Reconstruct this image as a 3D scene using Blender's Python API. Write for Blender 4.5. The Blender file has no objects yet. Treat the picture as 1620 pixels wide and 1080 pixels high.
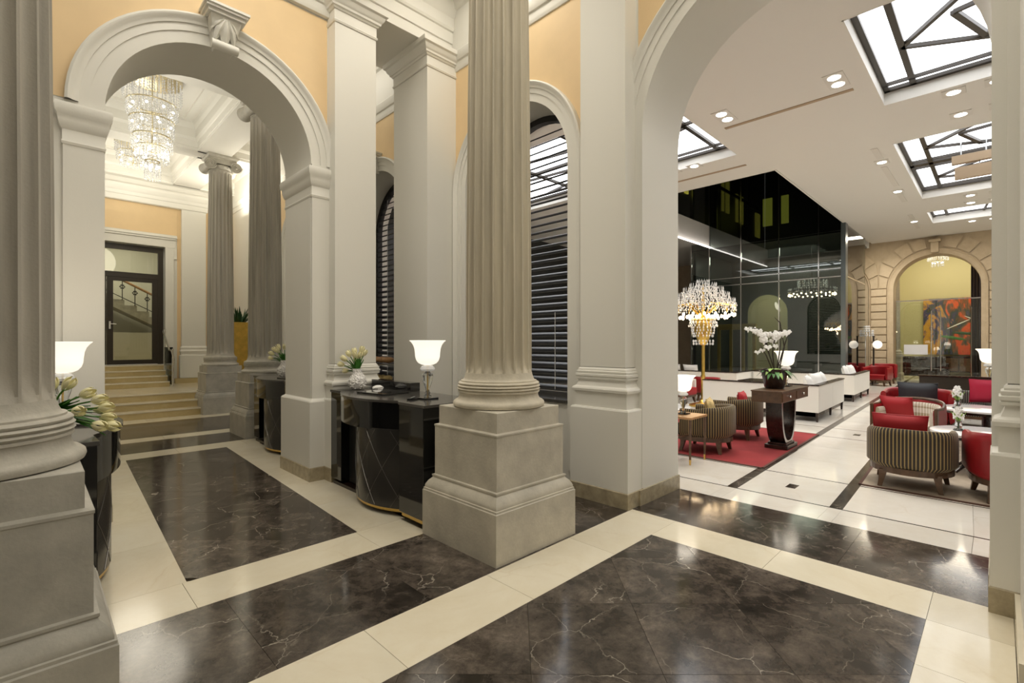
import bpy, math, random
from mathutils import Vector, Matrix
random.seed(7)
PI = math.pi
sc = bpy.context.scene
COL = sc.collection

# ------------------------------------------------------------------ camera, world, large lights, exposure
cam_d = bpy.data.cameras.new('camera'); cam = bpy.data.objects.new('camera', cam_d); COL.objects.link(cam)
cam_d.sensor_fit = 'HORIZONTAL'; cam_d.sensor_width = 36.0; cam_d.lens = 767.0/1620.0*36.0
cam_d.shift_y = 3.0/1620.0; cam_d.clip_start = 0.02; cam_d.clip_end = 200
cam.location = (0, 0, 1.6); cam.rotation_euler = (PI/2, 0, math.radians(45.15-90.0))
sc.camera = cam
w = bpy.data.worlds.new('world'); sc.world = w; w.use_nodes = True
w.node_tree.nodes['Background'].inputs[0].default_value = (1.0, 0.96, 0.90, 1)
w.node_tree.nodes['Background'].inputs[1].default_value = 0.12
sc.view_settings.view_transform = 'Standard'; sc.view_settings.look = 'None'
sc.view_settings.gamma = 1.0; sc.view_settings.use_curve_mapping = False
sc.view_settings.exposure = 0.0
cy = sc.cycles
cy.max_bounces = 9; cy.diffuse_bounces = 4; cy.glossy_bounces = 4; cy.transmission_bounces = 6; cy.transparent_max_bounces = 16
cy.sample_clamp_indirect = 6.0; cy.caustics_reflective = False; cy.caustics_refractive = False
cy.use_denoising = True

def area_light(name, loc, sx, sy, power, col=(1, .90, .76), rot=(0, 0, 0), spread=180):
    d = bpy.data.lights.new(name, 'AREA'); d.shape = 'RECTANGLE'; d.size = sx; d.size_y = sy
    d.energy = power; d.color = col; d.spread = math.radians(spread)
    o = bpy.data.objects.new(name, d); COL.objects.link(o); o.location = loc; o.rotation_euler = rot
    return o
def point_light(name, loc, power, col=(1, .86, .66), r=.08):
    d = bpy.data.lights.new(name, 'POINT'); d.energy = power; d.color = col; d.shadow_soft_size = r
    o = bpy.data.objects.new(name, d); COL.objects.link(o); o.location = loc
    return o
# added area lights for the unseen hall ceiling lights, passage cove uplights, added stair fill
WARM = (1, .94, .825)
UP = (PI, 0, 0)
area_light('ceiling_fill', (1.3, -.1, 6.43), 2.2, 5.0, 110, WARM)
area_light('ceiling_fill', (3.70, -.1, 6.43), 1.0, 5.0, 48, WARM)
area_light('ceiling_fill', (-2.3, -.1, 6.43), 2.6, 5.0, 14, WARM)
area_light('ceiling_fill', (1.3, 4.2, 6.43), 2.0, 1.2, 56, WARM)
area_light('ceiling_fill', (3.65, 4.2, 6.43), .8, 1.2, 26, WARM)
area_light('ceiling_fill', (-2.3, 4.35, 6.43), 2.6, 1.9, 14, WARM)
area_light('ceiling_fill', (3.70, 7.9, 6.43), .6, 1.6, 9, WARM)
area_light('cove_uplight', (1.4, 8.0, 5.2), 1.8, 1.2, 34, WARM, UP)
area_light('cove_uplight', (1.50, 11.2, 5.0), 1.2, 2.0, 22, (1, .96, .84), UP)
area_light('cove_uplight', (1.65, 14.6, 5.0), 1.2, 1.6, 18, (1, .96, .84), UP)
area_light('cove_uplight', (3.85, 13.8, 5.2), .6, 3.0, 46, (1, .93, .78), UP)
area_light('stair_fill', (1.2, 18.0, 4.9), 3.0, 1.6, 75, (1, .94, .80))  # unseen light added to brighten the stair room behind the door

# ------------------------------------------------------------------ helpers: materials
def nd(nt, t, **kw):
    n = nt.nodes.new(t)
    for k, v in kw.items():
        if k == 'at': continue
        setattr(n, k, v)
    return n
def setin(n, **kw):
    for k, v in kw.items():
        k = k.replace('_', ' ')
        if k in n.inputs: n.inputs[k].default_value = v
def c4(c): return (c[0], c[1], c[2], 1)
MATS = {}
def mat(name, col, rough=.5, metal=0., spec=.5, noise=0., nscale=6., bump=0., bscale=40., coat=0., emit=0., ecol=None, trans=0., alpha=1., sheen=0., stretch=None):
    m = bpy.data.materials.new(name); m.use_nodes = True; nt = m.node_tree
    b = nt.nodes['Principled BSDF']
    setin(b, Base_Color=c4(col), Roughness=rough, Metallic=metal, Coat_Weight=coat, Transmission_Weight=trans, Alpha=alpha, Sheen_Weight=sheen)
    b.inputs['Specular IOR Level'].default_value = spec
    if emit:
        b.inputs['Emission Color'].default_value = c4(ecol or col); b.inputs['Emission Strength'].default_value = emit
    if noise or bump:
        tc = nd(nt, 'ShaderNodeTexCoord')
    if noise:
        n = nd(nt, 'ShaderNodeTexNoise'); setin(n, Scale=nscale, Detail=6., Roughness=.6)
        if stretch:
            mp = nd(nt, 'ShaderNodeMapping'); mp.inputs['Scale'].default_value = stretch; nt.links.new(tc.outputs['Object'], mp.inputs[0]); nt.links.new(mp.outputs[0], n.inputs['Vector'])
        else: nt.links.new(tc.outputs['Object'], n.inputs['Vector'])
        r = nd(nt, 'ShaderNodeValToRGB')
        r.color_ramp.elements[0].color = c4([max(0, x*(1-noise)) for x in col]); r.color_ramp.elements[0].position = .3
        r.color_ramp.elements[1].color = c4([min(1, x*(1+noise*.7)) for x in col]); r.color_ramp.elements[1].position = .7
        nt.links.new(n.outputs['Fac'], r.inputs['Fac']); nt.links.new(r.outputs['Color'], b.inputs['Base Color'])
    if bump:
        n2 = nd(nt, 'ShaderNodeTexNoise'); setin(n2, Scale=bscale, Detail=4.)
        nt.links.new(tc.outputs['Object'], n2.inputs['Vector'])
        bp = nd(nt, 'ShaderNodeBump'); setin(bp, Strength=bump, Distance=.01)
        nt.links.new(n2.outputs['Fac'], bp.inputs['Height']); nt.links.new(bp.outputs['Normal'], b.inputs['Normal'])
    MATS[name] = m
    return m
def marble(name, stops, vein, scale=1.6, vscale=1.3, vw=.02, rough=.1, vary=.25, vamt=.7, fine=0.):
    """stone slab: warped noise between several tones, thin veins, each slab with its own piece of the pattern"""
    m = bpy.data.materials.new(name); m.use_nodes = True; nt = m.node_tree; L = nt.links.new
    b = nt.nodes['Principled BSDF']; setin(b, Roughness=rough); b.inputs['Specular IOR Level'].default_value = .5
    tc = nd(nt, 'ShaderNodeTexCoord'); oi = nd(nt, 'ShaderNodeObjectInfo')
    mul = nd(nt, 'ShaderNodeVectorMath', operation='SCALE'); mul.inputs[0].default_value = (37, 91, 53)
    L(oi.outputs['Random'], mul.inputs['Scale'])
    add = nd(nt, 'ShaderNodeVectorMath', operation='ADD'); L(tc.outputs['Object'], add.inputs[0]); L(mul.outputs[0], add.inputs[1])
    n = nd(nt, 'ShaderNodeTexNoise'); setin(n, Scale=scale, Detail=13., Roughness=.74, Distortion=.45); L(add.outputs[0], n.inputs['Vector'])
    r = nd(nt, 'ShaderNodeValToRGB'); cr = r.color_ramp
    while len(cr.elements) < len(stops): cr.elements.new(.5)
    for e, (p, c) in zip(cr.elements, stops): e.position = p; e.color = c4(c)
    if fine:
        nf = nd(nt, 'ShaderNodeTexNoise'); setin(nf, Scale=fine, Detail=12., Roughness=.78, Distortion=.25); L(add.outputs[0], nf.inputs['Vector'])
        fm = nd(nt, 'ShaderNodeMix', data_type='FLOAT'); fm.inputs[0].default_value = .55; L(n.outputs['Fac'], fm.inputs[2]); L(nf.outputs['Fac'], fm.inputs[3])
        L(fm.outputs[0], r.inputs['Fac'])
    else: L(n.outputs['Fac'], r.inputs['Fac'])
    # veins
    wn = nd(nt, 'ShaderNodeTexNoise'); setin(wn, Scale=2.2, Detail=5., Roughness=.6); L(add.outputs[0], wn.inputs['Vector'])
    mx = nd(nt, 'ShaderNodeVectorMath', operation='SCALE'); mx.inputs['Scale'].default_value = .32; L(wn.outputs['Color'], mx.inputs[0])
    ad2 = nd(nt, 'ShaderNodeVectorMath', operation='ADD'); L(add.outputs[0], ad2.inputs[0]); L(mx.outputs[0], ad2.inputs[1])
    vo = nd(nt, 'ShaderNodeTexVoronoi', feature='DISTANCE_TO_EDGE'); setin(vo, Scale=vscale); L(ad2.outputs[0], vo.inputs['Vector'])
    mr = nd(nt, 'ShaderNodeMapRange'); setin(mr, From_Min=0., From_Max=vw, To_Min=1., To_Max=0.); L(vo.outputs['Distance'], mr.inputs['Value'])
    n3 = nd(nt, 'ShaderNodeTexNoise'); setin(n3, Scale=2.7, Detail=3.); L(add.outputs[0], n3.inputs['Vector'])
    mr3 = nd(nt, 'ShaderNodeMapRange'); setin(mr3, From_Min=.42, From_Max=.66, To_Min=0., To_Max=vamt); L(n3.outputs['Fac'], mr3.inputs['Value'])
    mm = nd(nt, 'ShaderNodeMath', operation='MULTIPLY'); L(mr.outputs[0], mm.inputs[0]); L(mr3.outputs[0], mm.inputs[1])
    mix = nd(nt, 'ShaderNodeMix', data_type='RGBA'); L(mm.outputs[0], mix.inputs[0]); L(r.outputs['Color'], mix.inputs[6]); mix.inputs[7].default_value = c4(vein)
    hs = nd(nt, 'ShaderNodeHueSaturation'); L(mix.outputs[2], hs.inputs['Color'])
    mv = nd(nt, 'ShaderNodeMapRange'); setin(mv, From_Min=0., From_Max=1., To_Min=1-vary, To_Max=1+vary); L(oi.outputs['Random'], mv.inputs['Value'])
    L(mv.outputs[0], hs.inputs['Value'])
    L(hs.outputs['Color'], b.inputs['Base Color'])
    MATS[name] = m
    return m
def pattern_mat(name, kind, ca, cb, scale, duty=.5, rough=.7, cc=None):
    """stripes or checks woven along the UV of a fabric"""
    m = bpy.data.materials.new(name); m.use_nodes = True; nt = m.node_tree; L = nt.links.new
    b = nt.nodes['Principled BSDF']; setin(b, Roughness=rough, Sheen_Weight=.15)
    uv = nd(nt, 'ShaderNodeUVMap'); sp = nd(nt, 'ShaderNodeSeparateXYZ'); L(uv.outputs['UV'], sp.inputs[0])
    def stripe(sock):
        a = nd(nt, 'ShaderNodeMath', operation='MULTIPLY'); a.inputs[1].default_value = scale; L(sock, a.inputs[0])
        f = nd(nt, 'ShaderNodeMath', operation='FRACT'); L(a.outputs[0], f.inputs[0])
        g = nd(nt, 'ShaderNodeMath', operation='LESS_THAN'); g.inputs[1].default_value = duty; L(f.outputs[0], g.inputs[0])
        return g.outputs[0]
    s1 = stripe(sp.outputs[0])
    if kind == 'check':
        s2 = stripe(sp.outputs[1]); a = nd(nt, 'ShaderNodeMath', operation='ADD'); L(s1, a.inputs[0]); L(s2, a.inputs[1])
        h = nd(nt, 'ShaderNodeMath', operation='MULTIPLY'); h.inputs[1].default_value = .5; L(a.outputs[0], h.inputs[0]); fac = h.outputs[0]
    else: fac = s1
    mix = nd(nt, 'ShaderNodeMix', data_type='RGBA'); L(fac, mix.inputs[0]); mix.inputs[6].default_value = c4(ca); mix.inputs[7].default_value = c4(cb)
    L(mix.outputs[2], b.inputs['Base Color']); MATS[name] = m
    return m
def glass_mat(name, tint, refl=.08, rough=.0):
    """thin architectural pane: mostly clear, with a fresnel reflection"""
    m = bpy.data.materials.new(name); m.use_nodes = True; nt = m.node_tree; L = nt.links.new
    nt.nodes.remove(nt.nodes['Principled BSDF'])
    t = nd(nt, 'ShaderNodeBsdfTransparent'); t.inputs[0].default_value = c4(tint)
    g = nd(nt, 'ShaderNodeBsdfGlossy'); g.inputs['Roughness'].default_value = rough
    fr = nd(nt, 'ShaderNodeFresnel'); fr.inputs[0].default_value = 1.5
    a = nd(nt, 'ShaderNodeMath', operation='ADD'); a.inputs[1].default_value = refl; L(fr.outputs[0], a.inputs[0])
    mx = nd(nt, 'ShaderNodeMixShader'); L(a.outputs[0], mx.inputs[0]); L(t.outputs[0], mx.inputs[1]); L(g.outputs[0], mx.inputs[2])
    L(mx.outputs[0], nt.nodes['Material Output'].inputs[0]); MATS[name] = m
    return m

mat('plaster', (.78, .762, .705), .55, bump=.04, bscale=60)
mat('ceiling_paint', (.74, .71, .65), .6)
mat('lounge_ceiling', (.80, .775, .72), .6)
mat('yellow_paint', (.82, .61, .35), .6, noise=.05, nscale=2)
mat('stone', (.62, .565, .455), .6, noise=.12, nscale=9, bump=.2, bscale=70)
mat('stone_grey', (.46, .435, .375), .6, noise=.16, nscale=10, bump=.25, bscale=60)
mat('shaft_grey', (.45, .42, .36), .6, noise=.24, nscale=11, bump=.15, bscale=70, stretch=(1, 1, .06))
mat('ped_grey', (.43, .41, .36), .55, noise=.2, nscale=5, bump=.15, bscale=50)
mat('champagne', (.72, .64, .44), .25, metal=1.)
mat('stone_shaft', (.61, .55, .43), .6, noise=.22, nscale=11, bump=.15, bscale=70, stretch=(1, 1, .06))
mat('stone_ped', (.57, .53, .445), .55, noise=.18, nscale=5, bump=.15, bscale=50)
mat('base_stone', (.40, .34, .23), .25, noise=.25, nscale=14)
marble('dark_marble', [(.36, (.012, .010, .008)), (.45, (.040, .032, .026)), (.51, (.078, .063, .051)), (.57, (.125, .102, .083)), (.66, (.23, .19, .155))], (.48, .43, .36), 1.5, 2.2, .008, .12, .22, .9, 7.5)
marble('cream_marble', [(.2, (.66, .58, .42)), (.45, (.76, .69, .54)), (.6, (.80, .74, .60)), (.8, (.84, .79, .67))], (.62, .50, .33), 1.1, .9, .012, .12, .05, .35)
marble('lounge_marble', [(.2, (.70, .63, .53)), (.45, (.79, .74, .66)), (.6, (.83, .79, .72)), (.8, (.87, .84, .79))], (.66, .56, .44), 1.0, .8, .012, .10, .05, .3)
marble('step_marble', [(.2, (.50, .38, .17)), (.5, (.60, .48, .25)), (.8, (.68, .57, .34))], (.45, .32, .14), 2.2, 1.2, .012, .2, .06, .4)
marble('rusticated_stone', [(.2, (.40, .31, .20)), (.5, (.50, .40, .27)), (.8, (.56, .46, .33))], (.36, .26, .15), 3., 2., .01, .55, .07, .2)
mat('lacquer', (.006, .006, .006), .06, spec=.55, coat=.3)
mat('desk_grey', (.032, .030, .028), .22)
mat('groove', (.19, .18, .165), .25, metal=.6)
mat('desk_top', (.075, .070, .064), .12)
mat('blind_black', (.016, .016, .018), .34)
mat('black', (.008, .008, .008), .5)
mat('dark_frame', (.030, .022, .014), .4)
mat('walnut', (.10, .052, .026), .3, noise=.35, nscale=14)
mat('dark_wood', (.026, .013, .009), .22, noise=.4, nscale=10)
mat('oak', (.44, .24, .10), .35, noise=.25, nscale=12)
mat('brass', (.62, .42, .13), .22, metal=1.)
mat('gold', (.75, .50, .12), .30, metal=1., noise=.25, nscale=5)
mat('gold_lit', (.78, .52, .12), .35, metal=.25)  # lit copy of gold: low metalness so the lobby door looks lit
mat('chrome', (.75, .75, .75), .12, metal=1.)
mat('steel', (.45, .46, .46), .25, metal=1.)
mat('blue_steel', (.16, .19, .20), .3, metal=.7)
mat('red_leather', (.27, .008, .012), .38)
mat('red_fabric', (.40, .012, .020), .6)
mat('crimson_fabric', (.52, .015, .060), .6)
mat('red_carpet', (.30, .030, .032), .95, noise=.18, nscale=3, bump=.3, bscale=200)
mat('rug_border', (.10, .05, .035), .9)
mat('beige_carpet', (.42, .35, .27), .95, noise=.28, nscale=4, bump=.3, bscale=200)
mat('sofa_white', (.78, .755, .70), .7)
mat('linen', (.86, .85, .83), .75, bump=.2, bscale=30)
mat('gold_fabric', (.62, .46, .20), .7, noise=.4, nscale=14)
mat('grey_fabric', (.040, .045, .055), .6)
mat('white_gloss', (.88, .87, .86), .12)
mat('porcelain', (.84, .82, .80), .25)
mat('leaf', (.055, .20, .028), .45, noise=.3, nscale=8)
mat('leaf_dark', (.022, .085, .020), .45, noise=.3, nscale=8)
mat('leaf_light', (.26, .42, .07), .5)
mat('stem', (.10, .24, .04), .5)
mat('twig', (.030, .020, .012), .7)
mat('tulip', (.92, .86, .52), .5, noise=.06, nscale=10)
mat('petal_white', (.93, .92, .89), .5)
mat('soil', (.05, .035, .02), .95)
mat('lamp_shade', (1, .93, .80), .5, emit=.95, ecol=(1, .93, .80))
mat('lamp_shade_dim', (1, .90, .74), .5, emit=1.6, ecol=(1, .84, .64))
mat('bulb', (1, .85, .6), .5, emit=26., ecol=(1, .72, .42))
mat('bulb_white', (1, .95, .85), .5, emit=14., ecol=(1, .93, .80))
mat('led', (1, .97, .92), .5, emit=9., ecol=(1, .96, .88))
mat('cove_light', (1, .95, .9), .5, emit=7., ecol=(1, .93, .88))
mat('sky_pane', (1, 1, 1), .5, emit=3.1, ecol=(.93, .96, 1.0))
mat('crystal', (.90, .89, .86), .03, trans=.55, spec=1., emit=.10, ecol=(1, .96, .88))  # faint emission added so the drops show; the glass is no lamp
mat('clear_glass', (.92, .95, .95), .03, trans=.95)
glass_mat('pane', (.93, .97, .95), .02)
glass_mat('lobby_glass', (.58, .63, .60), .08)
glass_mat('door_pane', (.90, .90, .84), .02)
mat('frosted', (.62, .62, .64), .5)
mat('green_window', (.5, .48, .05), .5, emit=.30, ecol=(.60, .56, .08))
mat('dark_wall', (.028, .027, .024), .35)
mat('lobby_wall', (.040, .046, .041), .4, noise=.4, nscale=1.2)
mat('far_yellow', (.56, .50, .27), .6)
mat('mauve_curtain', (.12, .10, .11), .7)
mat('taupe', (.42, .31, .20), .6)
mat('paper', (.80, .80, .84), .6)
mat('green_frost', (.58, .60, .52), .4)
mat('stair_wall', (.62, .61, .51), .6)
mat('stair_stone', (.40, .38, .30), .6, noise=.3, nscale=6)
mat('iron', (.02, .02, .02), .4)
pattern_mat('stripe_fabric', 'stripe', (.022, .014, .009), (.30, .215, .085), 33., .36)
pattern_mat('stripe_grey', 'stripe', (.030, .026, .024), (.26, .24, .19), 30., .33)
pattern_mat('check_fabric', 'check', (.80, .76, .68), (.33, .26, .14), 26., .45)
pattern_mat('check_blue', 'check', (.82, .82, .84), (.36, .38, .44), 22., .45)

# ------------------------------------------------------------------ helpers: meshes and things
class MB:
    def __init__(s): s.v = []; s.f = []; s.uv = {}
    def poly(s, pts):
        i = len(s.v); s.v += [tuple(p) for p in pts]; s.f.append(tuple(range(i, i+len(pts)))); return s
    def box(s, x0, x1, y0, y1, z0, z1):
        i = len(s.v)
        s.v += [(x0,y0,z0),(x1,y0,z0),(x1,y1,z0),(x0,y1,z0),(x0,y0,z1),(x1,y0,z1),(x1,y1,z1),(x0,y1,z1)]
        s.f += [(i,i+3,i+2,i+1),(i+4,i+5,i+6,i+7),(i,i+1,i+5,i+4),(i+1,i+2,i+6,i+5),(i+2,i+3,i+7,i+6),(i+3,i,i+4,i+7)]; return s
    def rstack(s, x0, x1, y0, y1, prof):
        """rectangle rings, each grown by an offset: plinths, pedestals, mitred mouldings"""
        i = len(s.v)
        for o, z in prof: s.v += [(x0-o,y0-o,z),(x1+o,y0-o,z),(x1+o,y1+o,z),(x0-o,y1+o,z)]
        for k in range(len(prof)-1):
            a = i+4*k; b = a+4
            for j in range(4): s.f.append((a+j, a+(j+1)%4, b+(j+1)%4, b+j))
        s.f.append((i+3,i+2,i+1,i)); e = i+4*(len(prof)-1); s.f.append((e,e+1,e+2,e+3)); return s
    def ring_loft(s, rings, closed=True, caps=True):
        i = len(s.v); n = len(rings[0])
        for r in rings: s.v += [tuple(p) for p in r]
        for k in range(len(rings)-1):
            a = i+n*k; b = a+n
            for j in range(n if closed else n-1): s.f.append((a+j, a+(j+1)%n, b+(j+1)%n, b+j))
        if caps and closed: s.f.append(tuple(range(i+n-1, i-1, -1))); e = i+n*(len(rings)-1); s.f.append(tuple(range(e, e+n)))
        return s
    def lathe(s, prof, n=24, c=(0, 0), caps=True):
        return s.ring_loft([[(c[0]+r*math.cos(2*PI*j/n), c[1]+r*math.sin(2*PI*j/n), z) for j in range(n)] for r, z in prof], True, caps)
    def tube(s, path, r, n=8, caps=True):
        P = [Vector(p) for p in path]; R = r if isinstance(r, (list, tuple)) else [r]*len(P); rings = []; ref = None
        for k, p in enumerate(P):
            t = (P[min(k+1, len(P)-1)]-P[max(k-1, 0)]).normalized()
            if ref is None: ref = Vector((0,0,1)) if abs(t.z) < .9 else Vector((1,0,0))
            a = t.cross(ref).normalized(); b = t.cross(a).normalized(); ref = -b if False else ref
            rings.append([p+(a*math.cos(2*PI*j/n)+b*math.sin(2*PI*j/n))*R[k] for j in range(n)])
        return s.ring_loft(rings, True, caps)
    def prism(s, pts, m, d0, d1):
        """polygon (u,z) extruded in d by the mapping m(u,d,z)"""
        i = len(s.v); n = len(pts); s.v += [m(u, d0, z) for u, z in pts]+[m(u, d1, z) for u, z in pts]
        s.f.append(tuple(range(i, i+n))); s.f.append(tuple(range(i+2*n-1, i+n-1, -1)))
        for j in range(n): s.f.append((i+j, i+n+j, i+n+(j+1)%n, i+(j+1)%n))
        return s
    def ball(s, c, r, nu=10, nv=7, sc_=(1, 1, 1)):
        rings = []
        for k in range(nv+1):
            t = -PI/2+PI*k/nv; rr = max(math.cos(t), .02)
            rings.append([(c[0]+r*sc_[0]*rr*math.cos(2*PI*j/nu), c[1]+r*sc_[1]*rr*math.sin(2*PI*j/nu), c[2]+r*sc_[2]*math.sin(t)) for j in range(nu)])
        return s.ring_loft(rings)
    def octa(s, c, r, h):
        i = len(s.v); x, y, z = c
        s.v += [(x+r,y,z),(x,y+r,z),(x-r,y,z),(x,y-r,z),(x,y,z+h),(x,y,z-h)]
        for a in range(4): b = (a+1) % 4; s.f += [(i+a,i+b,i+4),(i+b,i+a,i+5)]
        return s
    def xform(s, M, start=0):
        for k in range(start, len(s.v)): s.v[k] = tuple(M @ Vector(s.v[k]))
        return s
    def build(s, name, material, parent=None, smooth=0, bevel=0, seg=2, uv=None, fix=True, loc=None):
        me = bpy.data.meshes.new(name); me.from_pydata(s.v, [], s.f)
        if fix:
            import bmesh
            bm = bmesh.new(); bm.from_mesh(me); bmesh.ops.recalc_face_normals(bm, faces=bm.faces); bm.to_mesh(me); bm.free()
        me.materials.append(MATS[material])
        if uv:
            ul = me.uv_layers.new(name='UVMap')
            for lp in me.loops: ul.data[lp.index].uv = uv[lp.vertex_index]
        if smooth:
            for p in me.polygons: p.use_smooth = True
            me.set_sharp_from_angle(angle=math.radians(smooth))
        o = bpy.data.objects.new(name, me); COL.objects.link(o)
        if parent is not None: o.parent = parent
        if loc is not None: o.location = loc
        if bevel:
            b = o.modifiers.new('bevel', 'BEVEL'); b.width = bevel; b.segments = seg; b.limit_method = 'ANGLE'; b.angle_limit = .6
        return o
def struct(o): o['kind'] = 'structure'; return o
def tag(o, label, cat, group=None):
    o['label'] = label; o['category'] = cat
    if group: o['group'] = group
    return o
def thing(name, label, cat, loc=(0, 0, 0), rz=0., group=None):
    o = bpy.data.objects.new(name, None); COL.objects.link(o); o.location = loc; o.rotation_euler = (0, 0, rz); o.empty_display_size = .1
    return tag(o, label, cat, group)
def copy_tree(o, parent=None, loc=None, rz=None, label=None, group=None):
    c = o.copy(); COL.objects.link(c)
    if parent is not None: c.parent = parent
    if loc is not None: c.location = loc
    if rz is not None: c.rotation_euler = (0, 0, rz)
    if label: c['label'] = label
    if group: c['group'] = group
    for ch in list(o.children):
        copy_tree(ch, c)
    return c
def share(o, parent, loc=None, scale=None, rz=None):
    c = o.copy(); COL.objects.link(c); c.parent = parent
    if loc is not None: c.location = loc
    if scale is not None: c.scale = scale
    if rz is not None: c.rotation_euler = (0, 0, rz)
    return c
mY = lambda u, d, z: (u, d, z)      # wall in a plane y = d, u along x
mX = lambda u, d, z: (d, u, z)      # wall in a plane x = d, u along y
# ------------------------------------------------------------------ the setting: floors
def clip(poly, a, b, c):
    """part of a polygon where a*x+b*y <= c"""
    out = []
    for k in range(len(poly)):
        p, q = poly[k], poly[(k+1) % len(poly)]
        dp = a*p[0]+b*p[1]-c; dq = a*q[0]+b*q[1]-c
        if dp <= 0: out.append(p)
        if (dp < 0 < dq) or (dq < 0 < dp):
            t = dp/(dp-dq); out.append((p[0]+t*(q[0]-p[0]), p[1]+t*(q[1]-p[1])))
    return out
def parea(p): return abs(sum(p[k][0]*p[(k+1) % len(p)][1]-p[(k+1) % len(p)][0]*p[k][1] for k in range(len(p))))/2
def slab(poly, material, parent, name='tile', z=0., th=.02, gap=.0012):
    if len(poly) < 3 or parea(poly) < .004: return
    cx = sum(p[0] for p in poly)/len(poly); cyy = sum(p[1] for p in poly)/len(poly)
    q = []
    for x, y in poly:
        dx, dy = x-cx, y-cyy; l = math.hypot(dx, dy) or 1; q.append((x-dx/l*gap*1.3, y-dy/l*gap*1.3))
    mb = MB(); n = len(q); mb.v = [(x, y, z-th) for x, y in q]+[(x, y, z) for x, y in q]
    mb.f = [tuple(range(n-1, -1, -1)), tuple(range(n, 2*n))]+[(k, (k+1) % n, n+(k+1) % n, n+k) for k in range(n)]
    return mb.build(name, material, parent)
def rect(x0, x1, y0, y1): return [(x0, y0), (x1, y0), (x1, y1), (x0, y1)]
def diag_panel(quad, material, parent, s=.64, l0=.086, d0=2.986):
    """a panel of square slabs laid on the diagonal, clipped to a four-sided frame"""
    r2 = math.sqrt(2)
    ls = [(p[0]-p[1])/r2 for p in quad]; ds = [(p[0]+p[1])/r2 for p in quad]
    for i in range(int((min(ls)-l0)//s)-1, int((max(ls)-l0)//s)+2):
        for j in range(int((min(ds)-d0)//s)-1, int((max(ds)-d0)//s)+2):
            sq = [(l0+(i+a)*s, d0+(j+b)*s) for a, b in ((0, 0), (1, 0), (1, 1), (0, 1))]
            poly = [((d+l)/r2, (d-l)/r2) for l, d in sq]
            for k in range(4):
                (x0, y0), (x1, y1) = quad[k], quad[(k+1) % 4]
                a, b = (y1-y0), -(x1-x0); poly = clip(poly, a, b, a*x0+b*y0)
                if len(poly) < 3: break
            if len(poly) >= 3: slab(poly, material, parent)
floor = struct(MB().box(-4.2, 4.34, -3.2, 16.9, -.10, -.021).build('floor', 'base_stone'))
SH = .04
def hx(x, y): return x+(SH*(y-3.42) if y > 3.42 else 0)      # the passage runs very slightly to the right
def strip_x(x0, x1, y0, y1, joints, material, sheared=False):
    js = [x0]+[j for j in joints if x0 < j < x1]+[x1]
    for a, b in zip(js, js[1:]):
        if sheared: slab([(hx(a, y0), y0), (hx(b, y0), y0), (hx(b, y1), y1), (hx(a, y1), y1)], material, floor)
        else: slab(rect(a, b, y0, y1), material, floor)
J = [-3.27+.915*k for k in range(9)]
# bay in front: cream band along the columns, cream band along the lounge wall, panel of dark diagonal slabs
strip_x(-4.2, 4.125, 2.055, 2.50, [j+.017 for j in J], 'cream_marble')
diag_panel([(-1.35, .30), (3.688, .30), (3.688, 2.055), (-1.35, 2.055)], 'dark_marble', floor)
for a, b in ((1.19, 2.055), (.30, 1.19), (-.06, .30), (-1.0, -.06), (-3.2, -1.0)): slab(rect(3.688, 4.125, b if b < a else a, a if b < a else b), 'cream_marble', floor)
strip_x(-4.2, 3.688, -.06, .30, J, 'cream_marble'); strip_x(-4.2, 3.688, -3.2, -.06, J, 'dark_marble')
strip_x(-4.2, -1.35, .30, 2.055, J, 'dark_marble')
# dark band between the columns, cream band before the arch
strip_x(-4.2, 4.36, 2.50, 3.42, [-.96, -.05, .865, 1.78, 2.35, 3.27], 'dark_marble')
strip_x(-4.2, 2.40, 3.42, 3.845, [-.2, .72, 1.956], 'cream_marble')
# threshold under the lounge arch
for a, b in ((-.05, .83), (.83, 1.70), (1.70, 2.56)): slab(rect(4.125, 5.08, a, b), 'dark_marble', floor)
# passage: dark diagonal panel between cream borders, then cross bands up to the steps
quad = [(hx(.73, 3.845), 3.845), (hx(1.955, 3.845), 3.845), (hx(1.955, 8.42), 8.42), (hx(.73, 8.42), 8.42)]
diag_panel(quad, 'dark_marble', floor, .64, .2, 3.3)
ys = [3.845, 4.75, 5.67, 6.58, 7.5, 8.42]
for y0, y1 in zip(ys, ys[1:]):
    for a, b in ((.30, .73), (1.955, 2.42)):
        slab([(hx(a, y0), y0), (hx(b, y0), y0), (hx(b, y1), y1), (hx(a, y1), y1)], 'cream_marble', floor)
for y0, y1, m_ in ((8.42, 8.86, 'cream_marble'), (8.86, 9.82, 'dark_marble'), (9.82, 10.22, 'cream_marble'), (10.22, 12.13, 'dark_marble'), (12.13, 12.72, 'cream_marble')):
    strip_x(-1.0, 4.0, y0, y1, [-.6, .4, 1.35, 2.25, 3.2], m_, True)
for y0, y1 in ((3.42, 5.0), (5.0, 6.6), (6.6, 8.42)): slab(rect(2.62, 4.34, y0, y1), 'dark_marble', floor); slab(rect(-4.2, .25, y0, y1), 'dark_marble', floor)

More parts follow.
